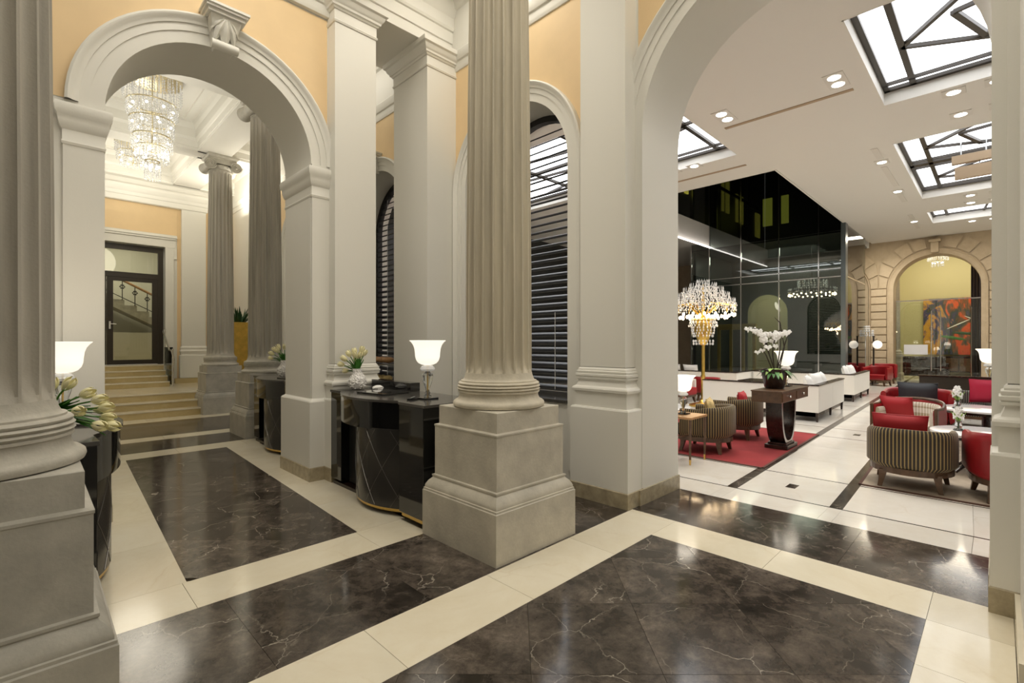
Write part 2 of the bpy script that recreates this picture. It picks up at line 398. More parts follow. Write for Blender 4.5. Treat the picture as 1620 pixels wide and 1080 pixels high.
# lounge floor: pale slabs, thick dark strips along the room, thin dark lines across
lf = struct(MB().box(5.08, 33., -5., 14., -.10, -.021).build('floor_lounge', 'base_stone'))
def lyy(x, y): return y+.033*(x-5.54) if x > 5.54 else y
def lslab(x0, x1, y0, y1, material, name='tile'):
    slab([(x0, lyy(x0, y0)), (x1, lyy(x1, y0)), (x1, lyy(x1, y1)), (x0, lyy(x0, y1))], material, lf, name)
XS = [(5.08, 5.53), (5.555, 6.585), (6.61, 9.70), (9.725, 10.75), (10.775, 13.87), (13.895, 14.92), (14.945, 18.0), (18.03, 19.1), (19.13, 22.2), (22.23, 25.2), (25.23, 32.)]
YS = [(-4.5, -2.9), (-2.9, -.95), (-.95, .15), (.15, 1.065), (1.175, 2.045), (2.155, 4.0), (4.0, 6.2), (6.2, 8.8), (8.8, 12.5)]
for n, (x0, x1) in enumerate(XS):
    for (y0, y1) in YS:
        k = max(1, round((x1-x0)/1.03)) if (x0 < 14 and y1 < 4.1 and y0 > -1) else 1
        for q in range(k):
            a = x0+(x1-x0)*q/k; b = x0+(x1-x0)*(q+1)/k
            lslab(a, b, y0, y1, 'lounge_marble')
    x2 = XS[n+1][0] if n+1 < len(XS) else x1
    if x2 > x1: lslab(x1, x2, -4.5, 12.5, 'dark_marble', 'dark_line')
    for (y0, y1) in ((1.065, 1.175), (2.045, 2.155)): lslab(x0, x1, y0, y1, 'dark_marble' if n > 0 else 'lounge_marble', 'dark_strip' if n else 'tile')
for (x, y) in ((6.06, 1.62), (10.25, 1.60), (14.4, 1.60)):
    slab([(x-.09, lyy(x, y)-.05), (x+.09, lyy(x, y)-.05), (x+.09, lyy(x, y)+.05), (x-.09, lyy(x, y)+.05)], 'dark_marble', lf, 'inset_tile', .001)

# ------------------------------------------------------------------ the setting: walls with arches
def arch_wall(m, u0, u1, z1, d0, d1, ops, n=28):
    mb = MB(); q = lambda a, b, c, d: mb.poly([a, b, c, d])
    for d in (d0, d1):
        cur = u0
        for uc, r, zs, zb in ops:
            q(m(cur, d, 0), m(uc-r, d, 0), m(uc-r, d, z1), m(cur, d, z1))
            if zb > 0: q(m(uc-r, d, 0), m(uc+r, d, 0), m(uc+r, d, zb), m(uc-r, d, zb))
            for k in range(n):
                a = PI-PI*k/n; b = PI-PI*(k+1)/n
                ua, za, ub, zb2 = uc+r*math.cos(a), zs+r*math.sin(a), uc+r*math.cos(b), zs+r*math.sin(b)
                q(m(ua, d, za), m(ub, d, zb2), m(ub, d, z1), m(ua, d, z1))
            cur = uc+r
        q(m(cur, d, 0), m(u1, d, 0), m(u1, d, z1), m(cur, d, z1))
    for uc, r, zs, zb in ops:
        pts = [(uc-r, zb)]+[(uc+r*math.cos(PI-PI*k/n), zs+r*math.sin(PI*k/n)) for k in range(n+1)]+[(uc+r, zb)]
        i = len(mb.v)
        for u, z in pts: mb.v += [m(u, d0, z), m(u, d1, z)]
        for k in range(len(pts)-1): mb.f.append((i+2*k, i+2*k+1, i+2*k+3, i+2*k+2))
        if zb > 0: q(m(uc-r, d0, zb), m(uc+r, d0, zb), m(uc+r, d1, zb), m(uc-r, d1, zb))
    for u in (u0, u1): q(m(u, d0, 0), m(u, d1, 0), m(u, d1, z1), m(u, d0, z1))
    q(m(u0, d0, z1), m(u1, d0, z1), m(u1, d1, z1), m(u0, d1, z1))
    return mb
ARCHI = [(0., 0.), (0., .022), (.40, .022), (.40, .034), (.66, .034), (.66, .048), (.72, .052), (.80, .060), (.86, .078), (.93, .082), (1., .070), (1., 0.)]
def archivolt(m, uc, r, zs, zb, d, wd, parent, n=36, material='plaster', sgn=-1):
    prof = [(a*wd, p) for a, p in ARCHI]
    path = [(PI, zb)]+[(PI-PI*k/n, None) for k in range(n+1)]+[(0., zb)]
    rings = []
    for t, z in path:
        ring = []
        for dr, p in prof:
            rr = r+dr; ring.append(m(uc+rr*math.cos(t), d+sgn*p, z if z is not None else zs+rr*math.sin(t)))
        rings.append(ring)
    mb = MB(); mb.ring_loft(rings, False)
    return mb.build('archivolt', material, parent, smooth=40)
def spandrel(m, u0, u1, z0, z1, uc, re, zs, d, parent, n=40, th=.004, material='yellow_paint'):
    mb = MB(); us = sorted(set([u0, u1]+[min(max(uc-re*math.cos(PI*k/n), u0), u1) for k in range(n+1)]))
    low = lambda u: zs+math.sqrt(max(re*re-(u-uc)**2, 0)) if abs(u-uc) < re else z0
    for a, b in zip(us, us[1:]):
        if b-a < 1e-5: continue
        la = low(a) if abs(a-uc) < re-1e-6 else zs; lb = low(b) if abs(b-uc) < re-1e-6 else zs
        if (a+b)/2 < uc-re or (a+b)/2 > uc+re: la = lb = z0
        mb.poly([m(a, d-th, la), m(b, d-th, lb), m(b, d-th, z1), m(a, d-th, z1)])
    return mb.build('painted_field', material, parent)
def keystone(m, uc, r, zs, d, wd, parent):
    """scrolled bracket with an acanthus leaf and a cap"""
    z0 = zs+r-.05; z1 = zs+r+wd-.02
    k = MB()
    def ring(z, hw, pr): return [m(uc-hw, d, z), m(uc+hw, d, z), m(uc+hw, d-pr, z), m(uc-hw, d-pr, z)]
    k.ring_loft([ring(z0, .085, .10), ring(z0+.05, .09, .13), ring(z0+.12, .105, .12), ring(z0+.22, .125, .17), ring(z1, .14, .21)])
    o = k.build('keystone', 'plaster', parent, bevel=.008)
    c = MB()
    for hw, pr, a, b in ((.165, .235, z1, z1+.035), (.185, .26, z1+.035, z1+.06), (.20, .275, z1+.06, z1+.085)):
        i = len(c.v); c.prism([(uc-hw, a), (uc+hw, a), (uc+hw, b), (uc-hw, b)], m, d, d-pr)
    c.build('cap', 'plaster', o)
    lf_ = MB()
    for (du, ang, ln, wid) in ((0, 0, .24, .05), (-.04, -.35, .20, .045), (.04, .35, .20, .045), (-.07, -.7, .14, .04), (.07, .7, .14, .04)):
        rings = []
        for t in [q/7 for q in range(8)]:
            z = z1-.03-ln*t*math.cos(ang); u = uc+du*.4+math.sin(ang)*ln*t; ww = wid*math.sin(PI*(.12+.84*t))
            pr = .21-.10*t+.028*math.sin(PI*t)+(.02 if t > .8 else 0)
            rings.append([m(u-ww, d-pr+.02, z), m(u, d-pr-.016, z), m(u+ww, d-pr+.02, z), m(u, d-pr+.04, z)])
        lf_.ring_loft(rings)
    lf_.build('acanthus_leaf', 'plaster', o, smooth=50)
    sc_ = MB(); R = []
    for q in range(12):
        a = 2*PI*q/12; R.append((-.14+.045*math.cos(a), z0+.03+.045*math.sin(a)))
    sc_.prism(R, lambda u, dd, z: m(dd, d+u, z), uc-.12, uc+.12); sc_.build('scroll', 'plaster', o, smooth=40)
    return o

ZS = 3.70
# wall with the tall arch to the passage (plane y = 5.69)
wall_left = struct(arch_wall(mY, -4.2, 2.54, 6.45, 5.69, 6.47, [(1.405, .925, ZS, 0)]).build('wall_left', 'plaster', smooth=35))
archivolt(mY, 1.405, .925, ZS, ZS, 5.69, .272, wall_left)
spandrel(mY, .10, 2.53, ZS+.02, 5.46, 1.405, 1.19, ZS, 5.69, wall_left)
keystone(mY, 1.405, .925, ZS, 5.69, .272, wall_left)
PLINTH = [(.045, .155), (.045, .915), (.035, .93), (.012, .945), (0., .955)]
IMP = [(o*.62, z-.03*(z > 3.4)) for o, z in [(0., 3.31), (.012, 3.315), (.02, 3.335), (.008, 3.35), (.008, 3.47), (.02, 3.48), (.035, 3.50), (.055, 3.545), (.06, 3.585), (.085, 3.61), (.092, 3.665), (.08, 3.69), (.03, 3.70)]]
for x0, x1 in ((.20, .475), (2.335, 2.60)):
    MB().rstack(x0, x1, 5.655, 6.475, [(0, 0), (0, 3.70)]).build('pier', 'plaster', wall_left)
    MB().rstack(x0, x1, 5.655, 6.475, PLINTH).build('plinth', 'plaster', wall_left, bevel=.004)
    MB().rstack(x0, x1, 5.655, 6.475, [(.052, 0), (.052, .15), (.046, .157)]).build('baseboard', 'base_stone', wall_left)
    MB().rstack(x0, x1, 5.655, 6.475, IMP).build('impost', 'plaster', wall_left, smooth=30)
# pilasters: the one at the end of wall_left, the half pier against wall_back, and those of wall_back
BASE = [(.075, .155), (.075, .935), (.066, .95), (.04, .955), (.04, 1.105), (.062, 1.11), (.066, 1.135), (.058, 1.15), (.03, 1.165), (.014, 1.205), (.012, 1.225), (.032, 1.235), (.034, 1.25), (.026, 1.255), (.038, 1.265), (.038, 1.285), (.026, 1.29), (.030, 1.30), (.030, 1.315), (.016, 1.322), (.016, 1.335), (.0, 1.355), (0., 1.36)]
CAPT = [(0., 5.38), (.012, 5.385), (.02, 5.405), (.006, 5.42), (.006, 5.53), (.02, 5.535), (.03, 5.555), (.045, 5.56), (.05, 5.585), (.075, 5.61), (.09, 5.65), (.115, 5.665), (.12, 5.70), (.12, 5.72)]
def pilaster(x0, x1, y0, y1, parent, base=True, capital=True):
    o = MB().rstack(x0, x1, y0, y1, [(0, 0), (0, 5.72)]).build('pilaster', 'plaster', parent)
    if base:
        MB().rstack(x0, x1, y0, y1, BASE).build('pilaster_base', 'plaster', o, smooth=25)
        MB().rstack(x0, x1, y0, y1, [(.082, 0), (.082, .148), (.076, .156)]).build('baseboard', 'base_stone', o)
    if capital: MB().rstack(x0, x1, y0, y1, CAPT).build('capital', 'plaster', o, smooth=25)
    return o
pilaster(2.54, 3.07, 5.50, 6.42, wall_left)
YW = 17.2
wall_back = struct(arch_wall(mX, -3.2, YW, 6.45, 4.34, 5.08, [(1.27, 1.235, ZS, 0), (4.36, .91, ZS, .92), (7.75, .91, ZS, .92), (11.1, .91, ZS, .92)]).build('wall_back', 'plaster', smooth=35))
archivolt(mX, 1.27, 1.235, ZS, .16, 4.34, .265, wall_back)
for yc in (4.36, 7.75, 11.1):
    archivolt(mX, yc, .91, ZS, .16, 4.34, .225, wall_back)
    spandrel(mX, yc-1.26, yc+1.30, ZS, 5.5, yc, 1.125, ZS, 4.34, wall_back)
spandrel(mX, -.60, 2.56, ZS, 5.5, 1.27, 1.48, ZS, 4.34, wall_back)
keystone(mX, 7.75, .91, ZS, 4.34, .225, wall_back)
pilaster(4.135, 4.36, 2.585, 3.13, wall_back)
pilaster(4.135, 4.36, -.62, -.035, wall_back)
pilaster(3.84, 4.36, 5.50, 6.35, wall_back, base=False)
pilaster(4.135, 4.36, 9.1, 9.65, wall_back)
for y0, y1 in ((2.488, 2.56), (-.03, .05)): MB().box(4.255, 5.09, y0, y1, 0, .15).build('baseboard', 'base_stone', wall_back)
# cornice and frieze running along wall_back and the wall_left line
CORN = [(0., 5.48), (.018, 5.485), (.026, 5.51), (.03, 5.53), (.03, 5.60), (.05, 5.61), (.07, 5.66), (.075, 5.72), (.06, 5.74), (.06, 6.30), (.10, 6.32), (.14, 6.40), (.14, 6.45)]
MB().rstack(4.34, 5.0, 6.36, YW, CORN).build('cornice', 'plaster', wall_back, smooth=25)
MB().rstack(4.34, 5.0, -3.2, 5.50, CORN).build('cornice', 'plaster', wall_back, smooth=25)
BEAM = [(0., 5.72), (0., 5.86), (.02, 5.865), (.02, 6.02), (.04, 6.03), (.055, 6.06), (.055, 6.20), (.09, 6.25), (.13, 6.36), (.13, 6.45)]
MB().rstack(-4.2, 4.34, 5.52, 6.42, BEAM).build('entablature_beam', 'plaster', wall_left, smooth=25)
MB().rstack(-4.2, 2.54, 5.66, 6.44, CORN[:8]+[(.02, 5.73)]).build('cornice', 'plaster', wall_left, smooth=25)
# wall at the right edge of the picture, walls behind the camera
wr = struct(MB().box(3.2, 4.14, -.62, -.085, 0, 6.45).build('wall_right', 'plaster'))
MB().box(3.18, 4.05, -.60, -.062, 0, .15).build('baseboard', 'cream_marble', wr)
struct(MB().box(-4.4, -4.2, -3.2, YW, 0, 6.6).build('wall_side', 'plaster'))
struct(MB().box(-4.2, 4.34, -3.4, -3.2, 0, 6.6).build('wall_front', 'plaster'))
# ceiling of the hall: flat coffer grounds between beams
ceil = struct(MB().box(-4.4, 4.4, -3.4, 6.5, 6.45, 6.6).build('ceiling', 'ceiling_paint'))
for y0, y1 in ((2.72, 3.22), (-3.2, -2.8)): MB().rstack(-4.2, 4.3, y0, y1, [(0, 5.95), (0, 6.2), (.06, 6.3), (.06, 6.45)]).build('beam', 'plaster', ceil)
for x0, x1 in ((2.55, 3.05), (-.45, .05)): MB().rstack(x0, x1, -2.7, 5.5, [(0, 5.96), (0, 6.2), (.06, 6.3), (.06, 6.45)]).build('beam', 'plaster', ceil)
# passage ceiling beyond the arch
ZB = 5.95
ceil2 = struct(MB().box(-1.6, 4.4, 6.4, 16.6, 6.52, 6.66).build('ceiling_passage', 'lounge_ceiling'))
BP = [(0, ZB), (0, ZB+.06), (.015, ZB+.065), (.015, ZB+.2), (.03, ZB+.21), (.06, ZB+.26), (.06, ZB+.44), (.10, ZB+.50), (.13, 6.52)]
for y0, y1 in ((6.45, 6.9), (9.1, 9.6), (12.78, 13.28), (15.95, 16.5)):
    MB().rstack(-1.5, 4.3, y0, y1, BP).build('cross_beam', 'plaster', ceil2, smooth=25)
MB().rstack(2.62, 3.30, 6.5, 9.2, BP).build('long_beam', 'plaster', ceil2); MB().rstack(2.70, 3.34, 9.5, 12.85, BP).build('long_beam', 'plaster', ceil2)
MB().rstack(2.78, 3.42, 13.2, 16.0, BP).build('long_beam', 'plaster', ceil2); MB().rstack(-.5, .2, 6.5, 16.0, BP).build('long_beam', 'plaster', ceil2)
struct(MB().box(-1.8, -1.6, 6.47, 16.6, 0, 6.6).build('wall_passage', 'plaster'))
for y0, y1 in ((9.85, 12.55), (13.5, 15.75)):   # raised frames of the coffers
    f_ = MB()
    for a, b, c, d in ((.55, 2.5, y0, y0+.12), (.55, 2.5, y1-.12, y1), (.55, .67, y0+.12, y1-.12), (2.38, 2.5, y0+.12, y1-.12)): f_.box(a, b, c, d, 6.47, 6.52)
    f_.build('coffer_frame', 'plaster', ceil2)

# ------------------------------------------------------------------ steps, landing and the door wall
HZ = .48
steps = struct(MB().box(-1.6, 4.34, 13.34, 16.75, 0, HZ-.02).build('floor_landing', 'step_marble'))
def step(x0, x1, y0, y1, z0, z1, parent):
    o = MB().box(x0, x1, y0, y1, z0, z1-.03).build('riser', 'step_marble', parent)
    MB().box(x0, x1, y0-.018, y1, z1-.03, z1).build('tread', 'cream_marble', o, bevel=.004)
for k, y in enumerate((12.72, 13.0)): step(-1.55, 2.80, y, y+.3, 0, .16*(k+1), steps)
step(-1.55, 2.80, 13.28, 13.40, 0, HZ, steps)
for a, b in ((-1.6, .4), (.4, 1.6), (1.6, 2.8), (2.8, 4.3)):
    slab(rect(a, b, 13.40, 14.3), 'cream_marble', steps, 'tile', HZ); slab(rect(a, b, 14.3, 15.2), 'cream_marble', steps, 'tile', HZ)
    slab(rect(a, b, 15.2, 16.3), 'cream_marble', steps, 'tile', HZ)
for k in range(4): step(-.4, 2.58, 15.20+.27*k, 16.4, HZ+.1375*k+.002, HZ+.1375*(k+1), steps)
YD = 16.32; ZD = 1.03
wall_end = struct(MB().box(-1.6, -.02, YD, 16.75, 0, 6.5).box(2.66, 5.0, YD, 16.75, 0, 6.5).box(-.02, 2.66, YD, 16.75, 4.26, 6.5).box(-.02, 2.66, YD, 16.75, 0, ZD).build('wall_end', 'plaster'))
MB().box(2.94, 3.12, YD-.006, YD, HZ, 5.55).box(3.62, 5.0, YD-.006, YD, HZ, 5.55).box(-.3, 2.939, YD-.006, YD, 4.62, 5.55).box(-1.6, -.301, YD-.006, YD, HZ, 5.55).build('painted_field', 'yellow_paint', wall_end)
MB().rstack(3.03, 3.62, YD-.11, YD+.05, [(0, HZ), (0, 5.56)]).build('pilaster', 'plaster', wall_end)
MB().rstack(3.03, 3.62, YD-.11, YD+.05, [(.05, HZ+.15), (.05, HZ+.78), (.02, HZ+.80), (.03, HZ+.86), (.045, HZ+.90), (.02, HZ+.95), (.03, HZ+1.0), (0, HZ+1.05)]).build('pilaster_base', 'plaster', wall_end, smooth=25)
MB().rstack(2.90, 4.9, YD-.13, YD+.05, [(.03, HZ), (.03, HZ+.14)]).build('baseboard', 'step_marble', wall_end)
MB().rstack(-1.6, 3.64, YD-.12, YD+.05, [(0., 5.36), (.02, 5.38), (.02, 5.5), (.04, 5.52), (.05, 5.6), (.09, 5.66), (.12, 5.72), (.12, 5.78), (.03, 5.8), (.03, 6.4)]).build('cornice', 'plaster', wall_end, smooth=25)
MB().rstack(3.64, 5., YD-.03, YD+.05, [(0., 5.5), (.04, 5.52), (.05, 5.6), (.09, 5.66), (.12, 5.72), (.12, 5.78), (.03, 5.8), (.03, 6.4)]).build('cornice', 'plaster', wall_end, smooth=25)
# eared door surround
sur = MB().box(2.66, 2.86, YD-.05, YD, ZD, 4.26).box(-.22, -.02, YD-.05, YD, ZD, 4.26).box(-.26, 2.90, YD-.05, YD, 4.26, 4.50).box(2.86, 2.93, YD-.05, YD, 3.95, 4.26).box(-.26, 2.90, YD-.08, YD, 4.47, 4.52).box(-.29, 2.93, YD-.10, YD, 4.52, 4.56)
sur.build('door_surround', 'plaster', wall_end, bevel=.006)
door = struct(MB().box(2.52, 2.64, 16.42, 16.52, ZD, 4.24).box(0, .12, 16.42, 16.52, ZD, 4.24).box(.12, 2.52, 16.42, 16.52, 4.10, 4.24).box(.12, 2.52, 16.42, 16.52, 3.36, 3.50).build('door_1', 'dark_frame'))
for x0, x1 in ((.12, 1.415), (1.425, 2.52)):
    lf2 = MB().box(x0, x0+.13, 16.43, 16.50, ZD+.01, 3.36).box(x1-.13, x1, 16.43, 16.50, ZD+.01, 3.36).box(x0+.13, x1-.13, 16.43, 16.50, ZD+.01, ZD+.13).box(x0+.13, x1-.13, 16.43, 16.50, 3.26, 3.36).build('door_leaf', 'dark_frame', door)
    MB().box(x0+.13, x1-.13, 16.46, 16.47, ZD+.13, 3.26).build('pane', 'door_pane', lf2)
    hxx = x1-.06 if x0 < 1 else x0+.06
    MB().box(hxx-.02, hxx+.02, 16.415, 16.43, ZD+.95, ZD+1.15).tube([(hxx, 16.43, ZD+1.08), (hxx, 16.37, ZD+1.08), (hxx+(.13 if x0 > 1 else -.13), 16.37, ZD+1.08)], .011).build('handle', 'chrome', lf2, smooth=40)
MB().box(.12, 2.52, 16.46, 16.47, 3.50, 4.10).build('pane', 'door_pane', door)
# staircase seen through the door
wst = struct(MB().box(-2.2, 4.6, 19.6, 19.8, 0, 6.5).box(-2.2, 4.6, 16.76, 19.6, 5.0, 5.1).box(4.4, 4.6, 16.76, 19.6, 0, 5.0).box(-2.2, -2.0, 16.76, 19.6, 0, 5.0).build('wall_stair', 'stair_wall'))
struct(MB().box(-2.2, 4.6, 16.76, 19.8, .9, ZD).build('floor_stair', 'step_marble'))
st = thing('staircase', 'pale stone staircase with ornate iron balustrade behind the glass door', 'staircase', (2.9, 18.4, ZD))
s_ = MB()
pts = [(.3, 1.05)]
for k in range(12): pts += [(.3-.3*k, 1.05+.165*(k+1)), (.3-.3*(k+1), 1.05+.165*(k+1))]
pts += [(.3-3.6, .85+.165*12), (.3, .85)]
s_.prism(pts, lambda u, d, z: (u, d, z), 0, 1.0); s_.build('flight', 'stair_stone', st)
MB().box(-3.2, 1.3, .12, .2, 0, .9).build('spandrel_wall', 'stair_wall', st)
h_ = MB().tube([(.5, -.02, 1.05+.62), (.3-3.6, -.02, 1.05+.62+.165*12.4)], .035); h_.build('handrail', 'oak', st, smooth=40)
MB().tube([(.5, -.02, 1.05+.10), (.3-3.6, -.02, 1.05+.10+.165*12.4)], .012).build('lower_rail', 'iron', st)
for k in range(12):
    x = .25-.30*k; zb = 1.05+.12+.165*(k+.5)*1.0; b = MB()
    b.tube([(x, -.02, zb-.05), (x, -.02, zb+.56)], .013, 6)
    for q in range(6):
        a = 2*PI*q/6; b.ball((x+.05*math.cos(a), -.02, zb+.34+.05*math.sin(a)), .024, 6, 4)
    b.build('baluster', 'iron', st)
# chrome handrail with glass beside the upper steps
hr = thing('handrail', 'chrome handrail with glass panel beside the upper steps', 'handrail', (2.63, 0, HZ))
MB().box(-.012, .012, 15.16, 16.18, .05, 1.02).build('glass_panel', 'pane', hr)
MB().tube([(-.06, 16.28, 1.48), (-.06, 16.0, 1.46), (-.06, 15.2, .95), (-.04, 14.98, .93), (0, 14.98, .70), (0, 14.98, .02)], .024, 10).build('rail', 'chrome', hr, smooth=50)
MB().tube([(0, 15.12, 0), (0, 15.12, .98)], .022, 10).build('post', 'chrome', hr, smooth=50)
MB().tube([(0, 16.15, .52), (0, 16.15, 1.5)], .022, 10).build('post', 'chrome', hr, smooth=50)
# ------------------------------------------------------------------ fluted columns
def fluted(r0, r1, z0, z1, nf=20, per=14):
    rings = []
    hs = [0, .006, .014, .03, .06, .2, .4, .6, .8, .94, .97, .986, .994, 1]
    for h in hs:
        z = z0+(z1-z0)*h
        r = r0-(r0-r1)*(max(0, h-.1)/.9)**1.3
        e = min(h, 1-h); dep = min(1., max(0., (e-.004)/.018))**.5 if e > .004 else 0.
        ring = []
        for k in range(nf):
            for j in range(per):
                t = j/per; a = 2*PI*(k+t)/nf
                c = 0 if t < .15 else math.sin(PI*(t-.15)/.86)
                ring.append(((r-.042*dep*r/.277*max(0, c)**.5)*math.cos(a), (r-.042*dep*r/.277*max(0, c)**.5)*math.sin(a), z))
        rings.append(ring)
    return MB().ring_loft(rings)
H = .455
PED1 = [(0, 0), (0, .372), (-.006, .378), (-.006, .392), (-.014, .396), (-.014, .41), (-.02, .425), (-.036, .452), (-.056, .472), (-.062, .482), (-.056, .49), (-.056, .502), (-.072, .506)]
PED2 = [(-.074, .506), (-.074, .905), (-.070, .910), (-.070, .922), (-.098, .93)]
PED3 = [(-.100, .93), (-.100, 1.078), (-.104, 1.082)]
BASEP = [(.355, 1.082), (.378, 1.088), (.384, 1.105), (.380, 1.122), (.366, 1.134), (.352, 1.138), (.340, 1.150), (.330, 1.175), (.332, 1.196), (.342, 1.202), (.342, 1.212), (.334, 1.216), (.340, 1.220), (.347, 1.228), (.340, 1.236), (.333, 1.239), (.340, 1.243), (.347, 1.251), (.340, 1.259), (.332, 1.262), (.338, 1.266), (.340, 1.275), (.332, 1.284), (.318, 1.287), (.318, 1.296), (.300, 1.300), (.292, 1.315), (.283, 1.34), (.279, 1.36)]
def ionic(zt):
    """four-sided Ionic capital: echinus, abacus, cushion rolls with spiral faces"""
    out = {}
    e = MB().lathe([(.225, zt-.36), (.245, zt-.355), (.245, zt-.335), (.23, zt-.33), (.23, zt-.30), (.265, zt-.28), (.285, zt-.25), (.27, zt-.225), (.24, zt-.21)], 32)
    ab = MB().rstack(-.27, .27, -.27, .27, [(-.03, zt-.12), (0, zt-.10), (.0, zt-.07), (.03, zt-.06), (.05, zt-.03), (.05, zt)])
    eg = MB()
    for k in range(20):
        a = 2*PI*k/20; eg.ball((.272*math.cos(a), .272*math.sin(a), zt-.255), .024, 6, 5, (.8, .8, 1.3))
    cu = MB()
    for sx in (-1, 1):
        rings = []
        for q in range(13):
            y = -.27+.54*q/12; rr = .125-.035*math.sin(PI*q/12); rings.append([(sx*.265+rr*math.cos(2*PI*j/18), y, zt-.235+rr*math.sin(2*PI*j/18)) for j in range(18)])
        cu.ring_loft(rings)
    cu.box(-.27, .27, -.262, .262, zt-.20, zt-.09)
    sp = MB()
    for sx in (-1, 1):
        for sy in (-1, 1):
            path = []; rad = []
            for q in range(46):
                t = q/45; a = PI/2-sx*(-1)*t*2.6*2*PI; r = .118*(1-t)**.8+.012
                path.append((sx*.265+r*math.cos(a), sy*.275, zt-.235+r*math.sin(a))); rad.append(.013*(1-.5*t))
            sp.tube(path, rad, 6)
            sp.ball((sx*.265, sy*.275, zt-.235), .025, 8, 6)
    return e, ab, eg, cu, sp
def column(label, loc, ztop, stone='stone', shaft='stone_shaft', ped='stone_ped'):
    t = thing('fluted_column', label, 'column', loc, 0, 'fluted columns of the hall')
    p = MB().rstack(-H, H, -H, H, PED1).build('pedestal_plinth', ped, t, smooth=25)
    MB().rstack(-H, H, -H, H, PED2).build('pedestal_die', ped, t)
    MB().rstack(-H, H, -H, H, PED3).build('pedestal_block', ped, t)
    MB().lathe(BASEP, 56).build('column_base', stone, t, smooth=50)
    fluted(.277, .236, 1.36, ztop-.34).build('shaft', shaft, t, smooth=28)
    e, ab, eg, cu, sp = ionic(ztop)
    c = cu.build('capital', stone, t, smooth=50)
    e.build('echinus', stone, c, smooth=50); ab.build('abacus', stone, c, smooth=25)
    x = eg.build('egg_moulding', stone, c, smooth=60); x['kind'] = 'stuff'
    sp.build('volute', stone, c, smooth=60)
    return t
column('large fluted stone column on a square pedestal in the middle of the hall', (2.803, 2.975, 0), 5.95)
column('fluted stone column cut by the left edge, nearest the camera', (-.196, 2.985, 0), 5.95, 'stone_grey', 'shaft_grey', 'ped_grey')
column('fluted stone column beside the far reception desk, seen through the passage arch', (3.01, 9.33, 0), 5.95, 'stone_grey', 'shaft_grey', 'ped_grey')
column('fluted stone column at the foot of the passage steps, farthest from the camera', (3.19, 12.95, 0), 5.95, 'stone_grey', 'shaft_grey', 'ped_grey')

# ------------------------------------------------------------------ arched windows with black blinds
def window(n, yc, blind_label, z0=.95):
    X = 4.88; r = .91
    path = [(-r+.03, z0)]+[((r-.03)*math.cos(PI-PI*k/24), ZS+(r-.03)*math.sin(PI*k/24)) for k in range(25)]+[(r-.03, z0)]
    rings = []
    for k, (u, z) in enumerate(path):
        a = PI if k == 0 else (0 if k == len(path)-1 else PI-PI*(k-1)/24); cu, cz = math.cos(a), math.sin(a)
        rings.append([(X-.05, yc+u+cu*.035, z+cz*.035), (X+.05, yc+u+cu*.035, z+cz*.035), (X+.05, yc+u-cu*.045, z-cz*.045), (X-.05, yc+u-cu*.045, z-cz*.045)])
    wd = struct(MB().ring_loft(rings).build('window_%d' % n, 'black'))
    MB().box(4.30, 5.05, yc-.90, yc+.90, .92, .955).build('window_sill', 'desk_top', wd, bevel=.004)
    b = thing('venetian_blind', blind_label, 'blind', (X-.02, yc, 0), 0, 'black blinds in the arched windows')
    sl = None; pitch = .098; z = z0+.08; tilt = math.radians(29)
    while z < ZS+r-.16:
        hw = r-.08 if z < ZS else math.sqrt(max((r-.08)**2-(z+.03-ZS)**2, .01))
        if sl is None:
            m_ = MB(); dx = .062*math.cos(tilt); dz = .062*math.sin(tilt)
            m_.ring_loft([[(-dx, y, -dz), (0, y, .012), (dx, y, dz), (dx, y, dz-.008), (0, y, .002), (-dx, y, -dz-.008)] for y in (-1, 1)])
            sl = m_.build('slat', 'blind_black', b, smooth=60); sl.location = (0, 0, z); sl.scale = (1, hw, 1)
        else: share(sl, b, (0, 0, z), (1, hw, 1))
        z += pitch
    MB().tube([(-.07, -.33, z0+.06), (-.07, -.33, 2.0)], .004, 6).tube([(-.07, .4, z0+.06), (-.07, .4, ZS+.6)], .003, 6).build('cord', 'linen', b)
window(1, 4.36, 'black slatted blind in the arched window behind the middle column')
window(2, 7.75, 'black slatted blind glimpsed between the two white piers behind the desk')

